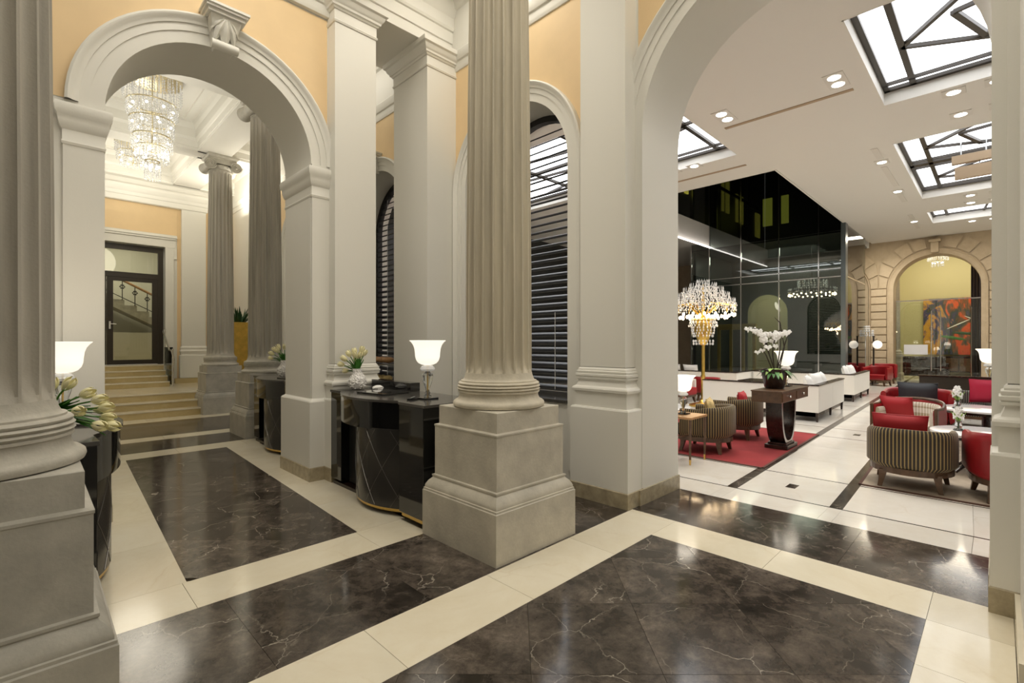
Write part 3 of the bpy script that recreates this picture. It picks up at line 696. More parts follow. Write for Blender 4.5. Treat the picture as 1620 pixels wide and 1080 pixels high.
# ------------------------------------------------------------------ reception desks
def desk(label, loc, mirror=False, mono=True):
    """curved black counter; front bulges towards -x, runs along y from 0 to 2.2"""
    t = thing('reception_desk', label, 'desk', loc, 0, 'curved black reception desks')
    sx = -1 if mirror else 1
    def xf(mb):
        if mirror: mb.v = [(-x, -y, z) for x, y, z in mb.v]
        return mb
    def arc(y0, y1, dep, n=16, off=0.):
        """front line bulging to -x between y0 and y1"""
        c = (y0+y1)/2; hw = (y1-y0)/2
        return [(-dep*(1-((y0+(y1-y0)*k/n-c)/hw)**2)-off, y0+(y1-y0)*k/n) for k in range(n+1)]
    def slabz(line, back, z0, z1):
        pts = line+[(back, line[-1][1]), (back, line[0][1])]
        mb = MB(); n = len(pts); mb.v = [(x, y, z0) for x, y in pts]+[(x, y, z1) for x, y in pts]
        mb.f = [tuple(range(n-1, -1, -1)), tuple(range(n, 2*n))]+[(k, (k+1) % n, n+(k+1) % n, n+k) for k in range(n)]
        return mb
    xf(MB().box(0, .55, 1.72, 1.97, .07, 1.045)).build('side_panel', 'lacquer', t, bevel=.004)
    xf(MB().box(.10, .5, 1.34, 1.72, .05, .80)).build('recess', 'black', t)
    xf(MB().box(-.075, .60, .02, .405, .08, 1.045)).build('corner_block', 'lacquer', t, bevel=.004)
    cl = arc(.405, 1.36, .155, 18)
    xf(slabz(cl, .3, .07, .80)).build('curved_panel', 'desk_grey', t, smooth=30)
    band = [(-.02, .405)]+arc(.42, 1.72, .185, 20)[1:]
    xf(slabz(band, .3, .785, 1.045)).build('curved_band', 'lacquer', t, smooth=30)
    # diagonal inlaid lines on the curved panel
    def fx(y):
        c = (.405+1.36)/2; hw = (1.36-.405)/2; return -.155*(1-((y-c)/hw)**2)-.0015
    def inlay(y0, z0, y1, z1):
        n = 8; mb = MB()
        mb.tube([(fx(y0+(y1-y0)*k/n), y0+(y1-y0)*k/n, z0+(z1-z0)*k/n) for k in range(n+1)], .0026, 5)
        xf(mb).build('inlay_line', 'groove', t)
    zlo, zhi, ylo, yhi = .08, .785, .41, 1.355; slope = 1.55; step = .318
    k = -6
    while k < 9:
        for s in (1, -1):
            y0 = ylo+step*k; seg = []
            ya, yb = max(ylo, y0), min(yhi, y0+(zhi-zlo)/slope)
            if yb-ya > .04:
                za = zlo+(ya-y0)*slope; zb_ = zlo+(yb-y0)*slope
                if s == 1: inlay(ya, za, yb, zb_)
                else: inlay(ya, zlo+zhi-za, yb, zlo+zhi-zb_)
        k += 1
    top = [(-.085, .0), (-.085, .405)]+arc(.42, 1.72, .20, 20)[1:]+[(-.01, 1.975)]
    xf(slabz(top, .62, 1.045, 1.07)).build('counter_top', 'desk_top', t, bevel=.003)
    kb = MB(); kl = arc(.42, 1.34, .135, 16)
    kb2 = slabz([(x-.012, y) for x, y in kl], -.01, .045, .07); xf(kb2).build('brass_kick', 'brass', t)
    xf(MB().box(-.06, .5, .04, .38, .045, .08)).build('brass_kick', 'brass', t)
    xf(MB().box(.02, .5, .03, 1.95, .0, .035)).build('plinth', 'dark_wood', t)
    if mono: xf(MB().box(.50, .62, 1.10, 1.95, 1.071, 1.165)).build('rear_ledge', 'lacquer', t)
    return t
DX, DY = 2.452, 3.44
desk('black curved reception desk between the middle column and the arch pier', (DX, DY, 0))
desk('black curved reception desk far down the passage beside a column', (DX+.17, DY+3.26, 0), mono=False)
desk('black curved reception desk behind the left column', (.262, DY+1.985, 0), True, mono=False)

# ------------------------------------------------------------------ lounge shell
ZC = 5.8
lc = MB()
YE = -2.3
S1 = (7.5, 10.72, YE, 1.45); S2 = (12.9, 18.4, YE, 1.60); S3 = (20.4, 22.4, YE, 1.66); S6 = (7.6, 11.18, 4.10, 10.8)
HOLES = [S1, S2, S3, S6, (12.78, 25.2, 3.80, 8.6)]
gx = sorted(set([5.08, 25.2]+[h[0] for h in HOLES]+[h[1] for h in HOLES])); gy = sorted(set([-5., 14.]+[h[2] for h in HOLES]+[h[3] for h in HOLES]))
for x0, x1 in zip(gx, gx[1:]):
    run = None
    for y0, y1 in zip(gy, gy[1:]):
        hole = any(h[0] < (x0+x1)/2 < h[1] and h[2] < (y0+y1)/2 < h[3] for h in HOLES)
        if not hole: run = (run[0] if run else y0, y1)
        if (hole or y1 == 14.) and run: lc.box(x0, x1, run[0], run[1], ZC, ZC+.22); run = None
cl = struct(lc.build('ceiling_lounge', 'lounge_ceiling'))
# upstand of the atrium void with a light cove along its foot
up = MB().box(12.80, 24.88, 8.55, 8.59, 5.58, 6.5).box(24.84, 24.88, 3.84, 8.54, 5.58, 6.5).box(12.79, 12.83, 3.82, 8.54, ZC-.003, 6.05).box(12.84, 24.8, 3.81, 3.85, ZC-.003, 6.05)
up.build('void_fascia', 'lounge_ceiling', cl)
MB().box(13.2, 24.6, 8.44, 8.50, 5.56, 5.59).build('cove_strip', 'cove_light', cl)
# upper storey around the void: dark curtain walls with a few lit windows
us = struct(MB().box(12.78, 25.2, 8.72, 8.9, 6.5, 11.).box(25.0, 25.2, 3.8, 8.7, 6.5, 11.).box(12.5, 12.68, 3.8, 8.7, 6.06, 11.).box(12.5, 25.2, 3.6, 3.72, 6.06, 11.).box(12.5, 25.2, 3.6, 8.9, 11., 11.1).build('wall_atrium', 'dark_wall'))
for (x, z, w_, h_) in ((15.9, 7.3, .30, 1.3), (16.55, 7.3, .22, 1.3), (17.6, 7.5, .34, 1.6), (18.2, 7.5, .26, 1.6), (13.6, 7.0, .6, 1.2)):
    MB().box(x, x+w_, 8.66, 8.72, z, z+h_).build('lit_window', 'green_window', us)
for (x, z) in ((16.3, 7.0), (18.7, 7.0), (21.0, 7.0)): MB().box(x, x+.12, 8.6, 8.72, 6.5, 10.).build('mullion', 'steel', us)
for (y, z, w_) in ((7.6, 7.2, .4), (6.9, 7.2, .3)): MB().box(24.92, 25.0, y, y+w_, z, z+1.3).build('lit_window', 'green_window', us)
MB().box(14.0, 24.8, 8.62, 8.70, 8.35, 8.5).build('transom', 'steel', us)
# skylights: milky panes under a frame of dark bars
def skylight(n, x0, x1, y0, y1, bars):
    wd = struct(MB().box(x0, x1, y0, y1, 6.06, 6.09).build('window_%d' % n, 'sky_pane'))
    rv = MB().box(x0, x0+.02, y0, y1, ZC-.003, 6.1).box(x1-.02, x1, y0, y1, ZC-.003, 6.1).box(x0, x1, y1-.02, y1, ZC-.003, 6.1).box(x0, x1, y0, y0+.02, ZC-.003, 6.1)
    rv.build('reveal', 'lounge_ceiling', wd)
    z = 6.035
    def bar(p, q, w_):
        (ax, ay), (bx, by) = p, q; d = Vector((bx-ax, by-ay, 0)); n_ = Vector((-d.y, d.x, 0)).normalized()*w_/2
        mb = MB(); P = [Vector((ax, ay, 0))-n_, Vector((bx, by, 0))-n_, Vector((bx, by, 0))+n_, Vector((ax, ay, 0))+n_]
        mb.v = [(v.x, v.y, z-.03) for v in P]+[(v.x, v.y, z+.03) for v in P]
        mb.f = [(3, 2, 1, 0), (4, 5, 6, 7)]+[(k, (k+1) % 4, 4+(k+1) % 4, 4+k) for k in range(4)]
        mb.build('glazing_bar', 'dark_frame', wd)
    for p, q, w_ in bars: bar(p, q, w_)
def sky_bars(x0, x1, y0, y1):
    e = .05; L_ = []
    L_ += [((x0+e, y0), (x0+e, y1), .10), ((x1-e, y0), (x1-e, y1), .10), ((x0, y1-e), (x1, y1-e), .10), ((x0, y0+e), (x1, y0+e), .10)]
    L_ += [((x0, y1-.42), (x1, y1-.42), .085), ((x0+.30, y0), (x0+.30, y1), .04), ((x1-.30, y0), (x1-.30, y1), .04)]
    xm = (x0+x1)/2
    L_ += [((xm+.15, y1-.42), (x0+.05, y1-1.75), .06), ((xm+.15, y1-.42), (x1-.32, y0+1.4), .05), ((xm-.35, y1-1.02), (xm+.62, y1-1.32), .08), ((xm-.35, y1-1.02), (xm-1.0, y0), .045), ((xm+.62, y1-1.32), (xm+.1, y0), .045)]
    return L_
skylight(3, *S1, sky_bars(*S1))
sm = (S2[0]+S2[1])/2
skylight(4, *S2, sky_bars(S2[0], sm, S2[2], S2[3])+sky_bars(sm, S2[1], S2[2], S2[3]))
yr = S3[3]
skylight(5, *S3, [((S3[0], yr-.4), (S3[1], yr-.4), .08), ((S3[0]+.1, YE), (S3[0]+.1, yr), .06), ((S3[1]-.1, YE), (S3[1]-.1, yr), .06), ((S3[0], yr-1.5), (S3[1], yr-1.3), .06), ((S3[0]+.1, yr-1.4), (S3[1]-.1, YE), .05), ((S3[0], yr-.05), (S3[1], yr-.05), .08)])
flip = lambda y: S6[2]+S6[3]-y
skylight(6, *S6, [((p[0], flip(p[1])), (q[0], flip(q[1])), w2) for p, q, w2 in sky_bars(*S6)]+[((S6[0], 6.6), (S6[1], 6.6), .08), ((S6[0], 8.6), (S6[1], 8.6), .08), ((9.4, 4.1), (9.4, 10.8), .06), ((9.4, 6.6), (11.1, 8.6), .06)])
# slot diffusers in the ceiling
for (x0, x1, y0, y1) in ((9.60, 9.68, 1.70, 3.78), (11.9, 11.98, 4.2, 6.6), (12.9, 13.75, 1.85, 1.97), (14.4, 16.4, 1.88, 2.0), (17.3, 18.4, 1.92, 2.04), (20.4, 21.2, 2.0, 2.12), (22.0, 23.0, 2.02, 2.14)):
    MB().box(x0, x1, y0, y1, ZC-.012, ZC+.01).build('slot_diffuser', 'taupe' if x0 < 12 else 'ceiling_paint', cl)
# the far wall of coursed stone with arched openings
XF = 25.2
far = struct(arch_wall(mX, -4.5, 13.5, 6.6, XF, XF+.8, [(1.78, 1.30, 3.82, 0), (5.35, 1.30, 3.82, 0), (8.9, 1.30, 3.82, 0)]).build('wall_far', 'rusticated_stone', smooth=35))
for yc in (1.78, 5.35, 8.9): archivolt(mX, yc, 1.30, 3.82, 0, XF, .2, far, material='rusticated_stone')
def course(y0, y1, z0, z1): MB().box(XF-.05, XF+.01, y0, y1, z0, z1).build('stone_block', 'rusticated_stone', far, bevel=.012, seg=1)
for k in range(12):
    z0 = .05+.32*k; z1 = z0+.275
    for a, b in ((3.30, 3.83), (-.6, .26), (6.87, 7.38)):
        course(a, b, z0, z1)
for yc in (1.78, 5.35):
    for k in range(11):
        t0 = PI*k/11+.018; t1 = PI*(k+1)/11-.018
        if abs((t0+t1)/2-PI/2) < .1: continue
        P = []
        for t, r_ in ((t0, 1.52), ((t0+t1)/2, 1.52), (t1, 1.52), (t1, 2.0), (t0, 2.0)):
            P.append((max(yc-1.78+.02, min(yc+1.78-.02, yc+r_*math.cos(t))), min(5.78, 3.86+r_*math.sin(t))))
        MB().prism(P, mX, XF-.05, XF+.01).build('voussoir', 'rusticated_stone', far)
ks = MB().box(XF-.25, XF, 1.66, 1.90, 5.15, 5.55).box(XF-.3, XF, 1.60, 1.96, 5.55, 5.66).build('keystone', 'rusticated_stone', far, bevel=.02)
struct(MB().box(5.08, 33., -5., -4.8, 0, 6.).build('wall_lounge_right', 'plaster')); struct(MB().box(5.08, 33., 13.3, 13.5, 0, 6.).build('wall_lounge_left', 'dark_wall'))
# room beyond the far arch
struct(MB().box(31.6, 31.8, -3., 5., 0, 7.).box(26., 31.6, 4.0, 4.2, 0, 7.).box(26., 31.6, -2.4, -2.2, 0, 7.).build('wall_beyond', 'far_yellow')); struct(MB().box(26., 31.8, -3., 5., 6.6, 6.7).build('ceiling_beyond', 'far_yellow'))
area_light('beyond_room_light', (28.7, 1.5, 6.4), 3.0, 3.0, 200, (1, .92, .72))
# dark lobby behind the glass
lob = struct(MB().box(24.3, 24.4, 4.45, 9.4, 0, 5.5).box(20.3, 24.3, 9.2, 9.3, 0, 5.5).box(20.15, 24.4, 3.84, 9.3, 5.50, 5.56).build('wall_lobby', 'lobby_wall'))
aw = MB()
for yc in (7.6,):
    pts = [(yc-.85, 0.)]+[(yc+.85*math.cos(PI-PI*k/16), 3.0+.85*math.sin(PI*k/16)) for k in range(17)]+[(yc+.85, 0.)]
    aw.prism(pts, mX, 24.24, 24.3)
aw.build('lit_arch', 'far_yellow', lob)
area_light('lobby_light', (22.3, 6.5, 5.4), 2.2, 3.0, 150, (1, .95, .80))
# glass screen wall of the lobby
gl = thing('glass_screen', 'tall frameless glass lobby wall with thin steel mullions and white sofas before it', 'glass wall', (20.1, 3.80, 0))
ys_ = [0., .78, 2.08, 3.46, 4.73, 5.5]
for a, b in zip(ys_, ys_[1:]):
    MB().box(-.012, .012, a+.02, b-.02, .02, 3.93).build('pane', 'lobby_glass', gl); MB().box(-.012, .012, a+.02, b-.02, 3.97, 9.0).build('pane', 'lobby_glass', gl)
for y in ys_: MB().box(-.03, .03, y-.018, y+.018, 0, 9.0).build('mullion', 'chrome', gl)
MB().box(-.03, .03, 0, 5.5, 3.93, 3.97).build('rail', 'chrome', gl); MB().box(-.03, .03, 0, 5.5, 4.22, 4.25).build('rail', 'chrome', gl)
MB().box(.02, 3.6, -.012, .012, .02, 9.0).build('side_pane', 'lobby_glass', gl); MB().box(.02, 3.6, -.03, .03, 3.93, 3.97).build('rail', 'chrome', gl)
MB().box(-.04, .30, -.04, .10, 0, 9.0).build('corner_fin', 'blue_steel', gl)
# ------------------------------------------------------------------ lamps
def urn_lamp(label, loc, s=1., shade='lamp_shade', power=7., group='glass urn lamps with white bell shades'):
    t = thing('table_lamp', label, 'lamp', loc, 0, group)
    q = lambda prof: [(r*s, z*s) for r, z in prof]
    MB().box(-.075*s, .075*s, -.075*s, .075*s, 0, .014*s).build('base_plate', 'lacquer', t, bevel=.003)
    MB().lathe(q([(.035, .014), (.037, .03), (.024, .045), (.026, .06), (.018, .075), (.022, .10), (.045, .17), (.055, .215), (.05, .24), (.028, .25), (.022, .262)]), 20).build('glass_stem', 'clear_glass', t, smooth=60)
    MB().tube([(0, 0, .014*s), (0, 0, .32*s)], .005*s, 6).build('rod', 'brass', t)
    MB().lathe(q([(.02, .262), (.06, .27), (.072, .285), (.066, .30), (.05, .318), (.03, .325)]), 24).build('collar', 'crystal', t, smooth=60)
    MB().lathe(q([(.02, .325), (.055, .328), (.085, .342), (.106, .368), (.116, .40), (.119, .44), (.124, .48), (.136, .515), (.154, .54), (.172, .556), (.170, .559), (.15, .545), (.128, .515), (.116, .48), (.110, .44), (.106, .40), (.095, .37), (.075, .35), (.03, .34)]), 32, caps=False).build('shade', shade, t, smooth=60)
    if power:
        p = point_light('lamp_bulb', (loc[0], loc[1], loc[2]+.60*s), power, (1, .90, .74), .17)
    return t
ZT = 1.07
urn_lamp('lit glass urn lamp with white bell shade on the reception desk', (2.70, 3.86, ZT))
urn_lamp('lit lamp with white bell shade half hidden behind the left column', (.17, 4.80, ZT), .97, power=9)
urn_lamp('lit urn lamp with white bell shade on the small oak side table', (6.40, 3.08, .625), .95)
urn_lamp('lit lamp with white bell shade behind the orchid pot on the console', (8.55, 2.40, .918), 1.0, power=6)
t9 = thing('lamp_table', 'small round lamp table at the right edge behind the dark screen', 'side table', (15.3, .16, 0)); MB().lathe([(.2, 0), (.2, .03), (.03, .06), (.03, .68), (.25, .69), (.25, .719)], 20).build('pedestal', 'dark_wood', t9, smooth=40)
urn_lamp('lit lamp with white shade at the right edge of the lounge', (15.3, .16, .72), 1.35, power=9)

# ------------------------------------------------------------------ tulips
def blade(mb, base, dirv, ln, wd, bend=.4, n=7):
    """arched pointed leaf"""
    b = Vector(base); d = Vector(dirv).normalized(); side = d.cross(Vector((0, 0, 1)))
    side = side.normalized() if side.length > .01 else Vector((1, 0, 0)); nrm = side.cross(d).normalized(); rings = []
    for k in range(n+1):
        t = k/n; c = b+d*ln*t+Vector((0, 0, -bend*ln*t*t)); w_ = wd*math.sin(PI*min(1, .18+.82*t))**.8*(1-t*.15)+.0006
        rings.append([c-side*w_, c+nrm*(.003-.25*w_), c+side*w_, c-nrm*(.003+.25*w_)])
    mb.ring_loft(rings)
def bloom(mb, c, dirv, s, n=6):
    d = Vector(dirv).normalized(); a = d.cross(Vector((.31, .72, .61))).normalized(); b = d.cross(a)
    for k in range(n):
        an = 2*PI*k/n; off = (k % 2)*.08; rings = []
        for q in range(7):
            t = q/6; r = s*(.06+.46*math.sin(PI*(.10+.66*t))*(1-.10*off))*(1 if t < .95 else .8); h = s*1.45*t
            wdt = .50*math.sin(PI*(.10+.86*t))+.02
            ring = []
            for da in (-wdt, -wdt*.4, wdt*.4, wdt):
                ring.append(Vector(c)+d*h+(a*math.cos(an+da)+b*math.sin(an+da))*(r+(.02*s if abs(da) < wdt*.5 else 0)))
            for da in (wdt*.4, -wdt*.4): ring.append(Vector(c)+d*h+(a*math.cos(an+da)+b*math.sin(an+da))*(r-.05*s))
            rings.append(ring)
        mb.ring_loft(rings)
def vase_body():
    prof = [(.03, 0), (.055, .005), (.078, .035), (.088, .075), (.082, .11), (.06, .14), (.042, .16), (.038, .185), (.045, .21), (.042, .212), (.034, .186), (.036, .162), (.05, .14)]
    return prof
def tulip_vase(label, loc, stems, rz=0., s=1., vase=True):
    t = thing('tulip_vase', label, 'flower vase', loc, rz, 'white tulips in pale vases')
    if vase:
        v = MB().lathe([(r*s, z*s) for r, z in vase_body()], 28).build('vase', 'porcelain', t, smooth=60)
        k = MB(); rnd = random.Random(3)
        for q in range(230):
            u = rnd.random(); z = .012+.19*u; 
            pr = vase_body()[:9]; r = .05
            for (ra, za), (rb, zb) in zip(pr, pr[1:]):
                if za <= z <= zb: r = ra+(rb-ra)*(z-za)/max(zb-za, 1e-5)
            a = rnd.random()*2*PI; k.ball((r*s*math.cos(a), r*s*math.sin(a), z*s), .0095*s, 6, 4)
        x = k.build('relief_petals', 'porcelain', v, smooth=70); x['kind'] = 'stuff'
    zb = .20*s
    for (dx, dy, dz, bs) in stems:
        p0 = Vector((dx*.05, dy*.05, zb-.06)); p2 = Vector((dx, dy, zb+dz)); pm = (p0+p2)/2+Vector((-dx*.12, -dy*.12, .04))
        path = [p0.lerp(pm, q/4).lerp(pm.lerp(p2, q/4), q/4) for q in range(5)]
        MB().tube(path, .0055, 6).build('stem', 'stem', t, smooth=60)
        m_ = MB(); bloom(m_, p2, (p2-path[-2]), bs); m_.build('bloom', 'tulip', t, smooth=60)
    rnd = random.Random(len(stems)*7+1)
    for (dx, dy, dz, bs) in stems:
        m_ = MB(); blade(m_, (dx*.08, dy*.08, zb-.02), (dx*1.0+rnd.uniform(-.05, .05), dy*1.0+rnd.uniform(-.05, .05), dz+.05), math.hypot(dx, dy, dz)*rnd.uniform(.85, 1.1)+.03, .026, .25)
        m_.build('leaf', 'leaf', t, smooth=60)
        if bs > .03:
            m_ = MB(); blade(m_, (dx*.05, dy*.05, zb-.02), (dx*.7+rnd.uniform(-.07, .07), dy*.7+rnd.uniform(-.07, .07), dz+.10), .19, .022, .2); m_.build('leaf', 'leaf', t, smooth=60)
    return t
# image-left on the desks is the direction (-.7, .7)
il = (-.705, .71); ir = (.705, -.71)
S_A = [(il[0]*.12, il[1]*.12, .10, .058), (il[0]*.15, il[1]*.15, .05, .058), (il[0]*.13+.03, il[1]*.13, -.01, .056), (il[0]*.08, il[1]*.08, .15, .058), (-.02, .02, .17, .06), (ir[0]*.04, ir[1]*.04, .19, .06), (ir[0]*.02, ir[1]*.03, .13, .058), (il[0]*.05+.04, il[1]*.05, .10, .058), (il[0]*.10-.04, il[1]*.10-.02, .11, .056), (ir[0]*.07, ir[1]*.06, .16, .056), (il[0]*.02-.03, -.03, .14, .056)]
tulip_vase('pale tulips in a knobbly white vase at the left end of the reception desk', (2.68, 5.22, ZT), S_A, 0, 1.13)
S_B = [(il[0]*.17, il[1]*.17, .10, .066), (il[0]*.13, il[1]*.13, .15, .066), (il[0]*.08, il[1]*.08, .18, .066), (0, 0, .18, .066), (ir[0]*.07, ir[1]*.07, .20, .066), (ir[0]*.11, ir[1]*.11, .18, .064), (ir[0]*.04+.05, .02, .15, .066), (il[0]*.05-.05, .0, .13, .066), (il[0]*.18, il[1]*.18, .04, .06)]
tulip_vase('pale tulips in a knobbly white vase on the far desk before a column', (2.86, 7.97, ZT), S_B, 0, 1.25)
S_C = [(ir[0]*.20, ir[1]*.20, .09, .062), (ir[0]*.10, ir[1]*.10, .13, .062), (ir[0]*.27, ir[1]*.27, .06, .062), (ir[0]*.31, ir[1]*.31, .02, .060), (ir[0]*.28+.03, ir[1]*.28+.03, -.04, .060), (ir[0]*.31-.03, ir[1]*.31-.03, -.07, .062), (ir[0]*.22-.05, ir[1]*.22-.05, .01, .06), (ir[0]*.35, ir[1]*.35, -.08, .06), (ir[0]*.20+.06, ir[1]*.20+.05, .0, .06), (ir[0]*.02, ir[1]*.02, .12, .06)]
tulip_vase('bunch of pale tulips leaning over the left desk behind the near column', (.075, 4.02, ZT), S_C, 0, .62)
S_D = [(ir[0]*.16, ir[1]*.16, .22, .05), (ir[0]*.10, ir[1]*.10, .26, .05), (ir[0]*.05, ir[1]*.05, .28, .05), (ir[0]*.19, ir[1]*.19, .17, .045), (.03, .06, .26, .05)]
tulip_vase('small bunch of pale flowers above the hidden lamp at the left', (-.10, 5.10, ZT), S_D, 0, 1.4)
# things lying on the desks
def flat(name, label, cat, loc, sx, sy, sz, rz, material, extra=None):
    t = thing(name, label, cat, loc, rz); MB().box(-sx/2, sx/2, -sy/2, sy/2, 0, sz).build('cover', material, t, bevel=.002)
    MB().box(-sx/2+.01, sx/2-.005, -sy/2+.01, sy/2-.01, sz*.25, sz*.75).build('pages', 'paper', t)
    return t
flat('folder', 'black folder lying open on the reception desk', 'folder', (2.66, 4.62, ZT), .32, .46, .018, .15, 'lacquer')
flat('folder', 'dark folder lying on the left desk beside the tulips', 'folder', (.24, 4.33, ZT), .26, .36, .016, -.3, 'desk_top')
flat('folder', 'black folder lying on the far passage desk', 'folder', (2.82, 7.55, ZT), .28, .4, .016, .1, 'lacquer')
tt = thing('pen_tray', 'small glossy black pen tray by the lamp foot', 'tray', (2.56, 3.90, ZT), .5); MB().rstack(-.05, .05, -.03, .03, [(0, 0), (.006, .014), (0, .014), (-.004, .006)]).build('tray', 'lacquer', tt); MB().tube([(-.05, 0, .018), (.06, .01, .022)], .004).build('pen', 'chrome', tt)
nb = thing('napkin', 'crumpled white tissue on the rear ledge of the desk', 'tissue', (2.80, 4.98, ZT))
m_ = MB(); rnd = random.Random(5); R_ = []
for q in range(6): R_.append([((.07*math.sin(PI*(.15+.75*q/5))+rnd.uniform(-.012, .012))*math.cos(2*PI*j/10), (.05*math.sin(PI*(.15+.75*q/5))+rnd.uniform(-.012, .012))*math.sin(2*PI*j/10), .055*q/5) for j in range(10)])
m_.ring_loft(R_); m_.build('cloth', 'linen', nb, smooth=40)
# fruit and bread trays behind the desk window, seen between the piers
sh = thing('display_trays', 'two tiers of bread and fruit seen through the gap beside the pilaster', 'food display', (4.00, 7.05, 0))
MB().box(-.22, .22, -.42, .42, 0, .955).build('cabinet', 'lacquer', sh); MB().box(-.2, .2, -.40, .40, .965, .98).box(-.2, .2, -.40, .40, 1.26, 1.275).build('tray', 'steel', sh)
[MB().tube([(.18, y, .97), (.18, y, 1.3)], .01).build('post', 'steel', sh) for y in (-.38, .38)]
for k in range(9): MB().ball((-.04+.05*(k % 2), -.32+.08*k, 1.05), .055, 8, 6, (1.6, .8, .9)).build('yellow_fruit', 'gold_fabric', sh, smooth=70)
for k in range(8): MB().ball((-.03+.04*(k % 2), -.32+.09*k, 1.34), .06, 8, 6, (1.9, .8, .8)).build('bread_roll', 'oak', sh, smooth=70)

# ------------------------------------------------------------------ chandeliers of the passage
def crystal_ring(mb, r, z, n, h, dr=.02, s=.016, rnd=random.Random(11)):
    for k in range(n):
        a = 2*PI*k/n+rnd.uniform(-.04, .04); rr = r+rnd.uniform(-dr, dr); x, y = rr*math.cos(a), rr*math.sin(a); zz = z
        while zz > z-h:
            mb.octa((x, y, zz), s*rnd.uniform(.6, 1.), s*rnd.uniform(1.2, 1.9)); zz -= s*3.1
def tier_chandelier(label, loc, tiers, plate_r, power, drop):
    """loc is the ceiling plate; tiers of crystal rings below it"""
    t = thing('crystal_chandelier', label, 'chandelier', loc, 0, 'crystal chandeliers of the passage')
    MB().lathe([(plate_r, 0), (plate_r+.01, -.02), (plate_r, -.10), (plate_r-.06, -.11)], 40).build('ceiling_plate', 'champagne', t, smooth=40)
    MB().tube([(0, 0, -.1), (0, 0, tiers[-1][1]-.1)], .012).build('rod', 'champagne', t)
    for k, (r, z, h, n) in enumerate(tiers):
        R = [(r+.012*math.cos(2*PI*j/6), z+.03+.012*math.sin(2*PI*j/6)) for j in range(6)]
        MB().ring_loft([[(a*math.cos(2*PI*q/36), a*math.sin(2*PI*q/36), b) for a, b in R] for q in range(37)], True, False).build('ring', 'champagne', t, smooth=60)
        c = MB(); crystal_ring(c, r, z, n, h); crystal_ring(c, r*.72, z-.03, int(n*.6), h*.8)
        x = c.build('crystal_strands', 'crystal', t); x['kind'] = 'stuff'
        bl = MB(); nb_ = max(5, int(r*22))
        for q in range(nb_): a = 2*PI*(q+.5)/nb_; bl.ball((r*.86*math.cos(a), r*.86*math.sin(a), z-h*.25), .022, 6, 5)
        if k > 0 or len(tiers) < 3: x = bl.build('bulbs', 'bulb_white', t, smooth=60); x['kind'] = 'stuff'
    point_light('chandelier_glow', (loc[0], loc[1], loc[2]-drop), power, (1, .92, .76), .55)
    return t
tier_chandelier('tall tiered crystal chandelier hanging in the passage beyond the arch', (1.60, 11.0, 6.52), [(.44, -.12, .30, 46), (.38, -.56, .24, 44), (.34, -.86, .22, 40), (.29, -1.16, .24, 34), (.25, -1.36, .22, 26), (.11, -1.60, .30, 14)], .46, 46, 2.1)
tier_chandelier('short crystal chandelier hanging farther back behind the tall one', (1.77, 14.75, 6.52), [(.34, -.12, .2, 36), (.30, -.36, .18, 32), (.26, -.52, .12, 24)], .36, 40, 1.2)
tier_chandelier('small crystal chandelier glimpsed through the far stone arch', (27.6, 1.86, 6.6), [(.45, -.72, .35, 30), (.34, -1.1, .35, 24), (.2, -1.5, .2, 12)], .5, 60, 1.0)
# gold planter with a spiky plant on the landing
gp = thing('gold_planter', 'tall gold-leaf planter with a spiky green plant between the columns', 'planter', (3.84, 13.80, HZ))
MB().ring_loft([[(sx*w_, sy*w_, z) for sx, sy in ((-1, -1), (1, -1), (1, 1), (-1, 1))] for w_, z in ((.14, 0), (.21, 1.66), (.19, 1.66), (.185, 1.60))]).build('planter', 'gold', gp, bevel=.01)
rnd = random.Random(4)
for k in range(46):
    a = rnd.random()*2*PI; e = rnd.uniform(.7, 1.45); m_ = MB()
    blade(m_, (.06*math.cos(a), .06*math.sin(a), 1.60), (math.cos(a)*math.cos(e), math.sin(a)*math.cos(e), math.sin(e)), rnd.uniform(.40, .56), .028, .12, 5); m_.build('leaf', 'leaf_dark', gp, smooth=60)

# ------------------------------------------------------------------ lounge furniture
def arc_shell(wd, arm, dep, th, z0, z1, flare=.03, dip=.05, n=26, z_arm=None):
    """U-shaped upholstered shell open to +x; returns builder and uv (u along the shell)"""
    path = []
    hw = wd/2-th/2; 
    path.append((arm, -hw)); path.append((arm*.5, -hw)); path.append((0, -hw))
    for k in range(1, n): 
        a = -PI/2-PI*k/n; path.append((dep*math.copysign(abs(math.cos(a))**.75, math.cos(a)), hw*math.copysign(abs(math.sin(a))**.75, math.sin(a))))
    path += [(0, hw), (arm*.5, hw), (arm, hw)]
    path = [(x, y) for x, y in path]
    mb = MB(); uv = []; L_ = 0; rings = []
    for k, (x, y) in enumerate(path):
        p0 = path[max(k-1, 0)]; p1 = path[min(k+1, len(path)-1)]; tx, ty = p1[0]-p0[0], p1[1]-p0[1]; l = math.hypot(tx, ty); nx, ny = -ty/l, tx/l   # inward
        if k: L_ += math.hypot(x-path[k-1][0], y-path[k-1][1])
        back = max(0, min(1, -x/dep)) if dep else 0
        zt = (z_arm if z_arm else z1-dip)+(z1-(z_arm if z_arm else z1-dip))*back**.6
        pr = [(-th*.5+flare, z0), (-th*.5+flare*.3, z0+.12), (-th*.5, zt-.06), (-th*.42, zt-.02), (-th*.15, zt), (th*.2, zt), (th*.45, zt-.03), (th*.5, zt-.08), (th*.5-.0, z0+.05)]
        rings.append([(x+nx*o, y+ny*o, z) for o, z in pr]); 
        for q, (o, z) in enumerate(pr): uv.append((L_, q*.08 if q else 0))
    mb.ring_loft(rings)
    return mb, uv
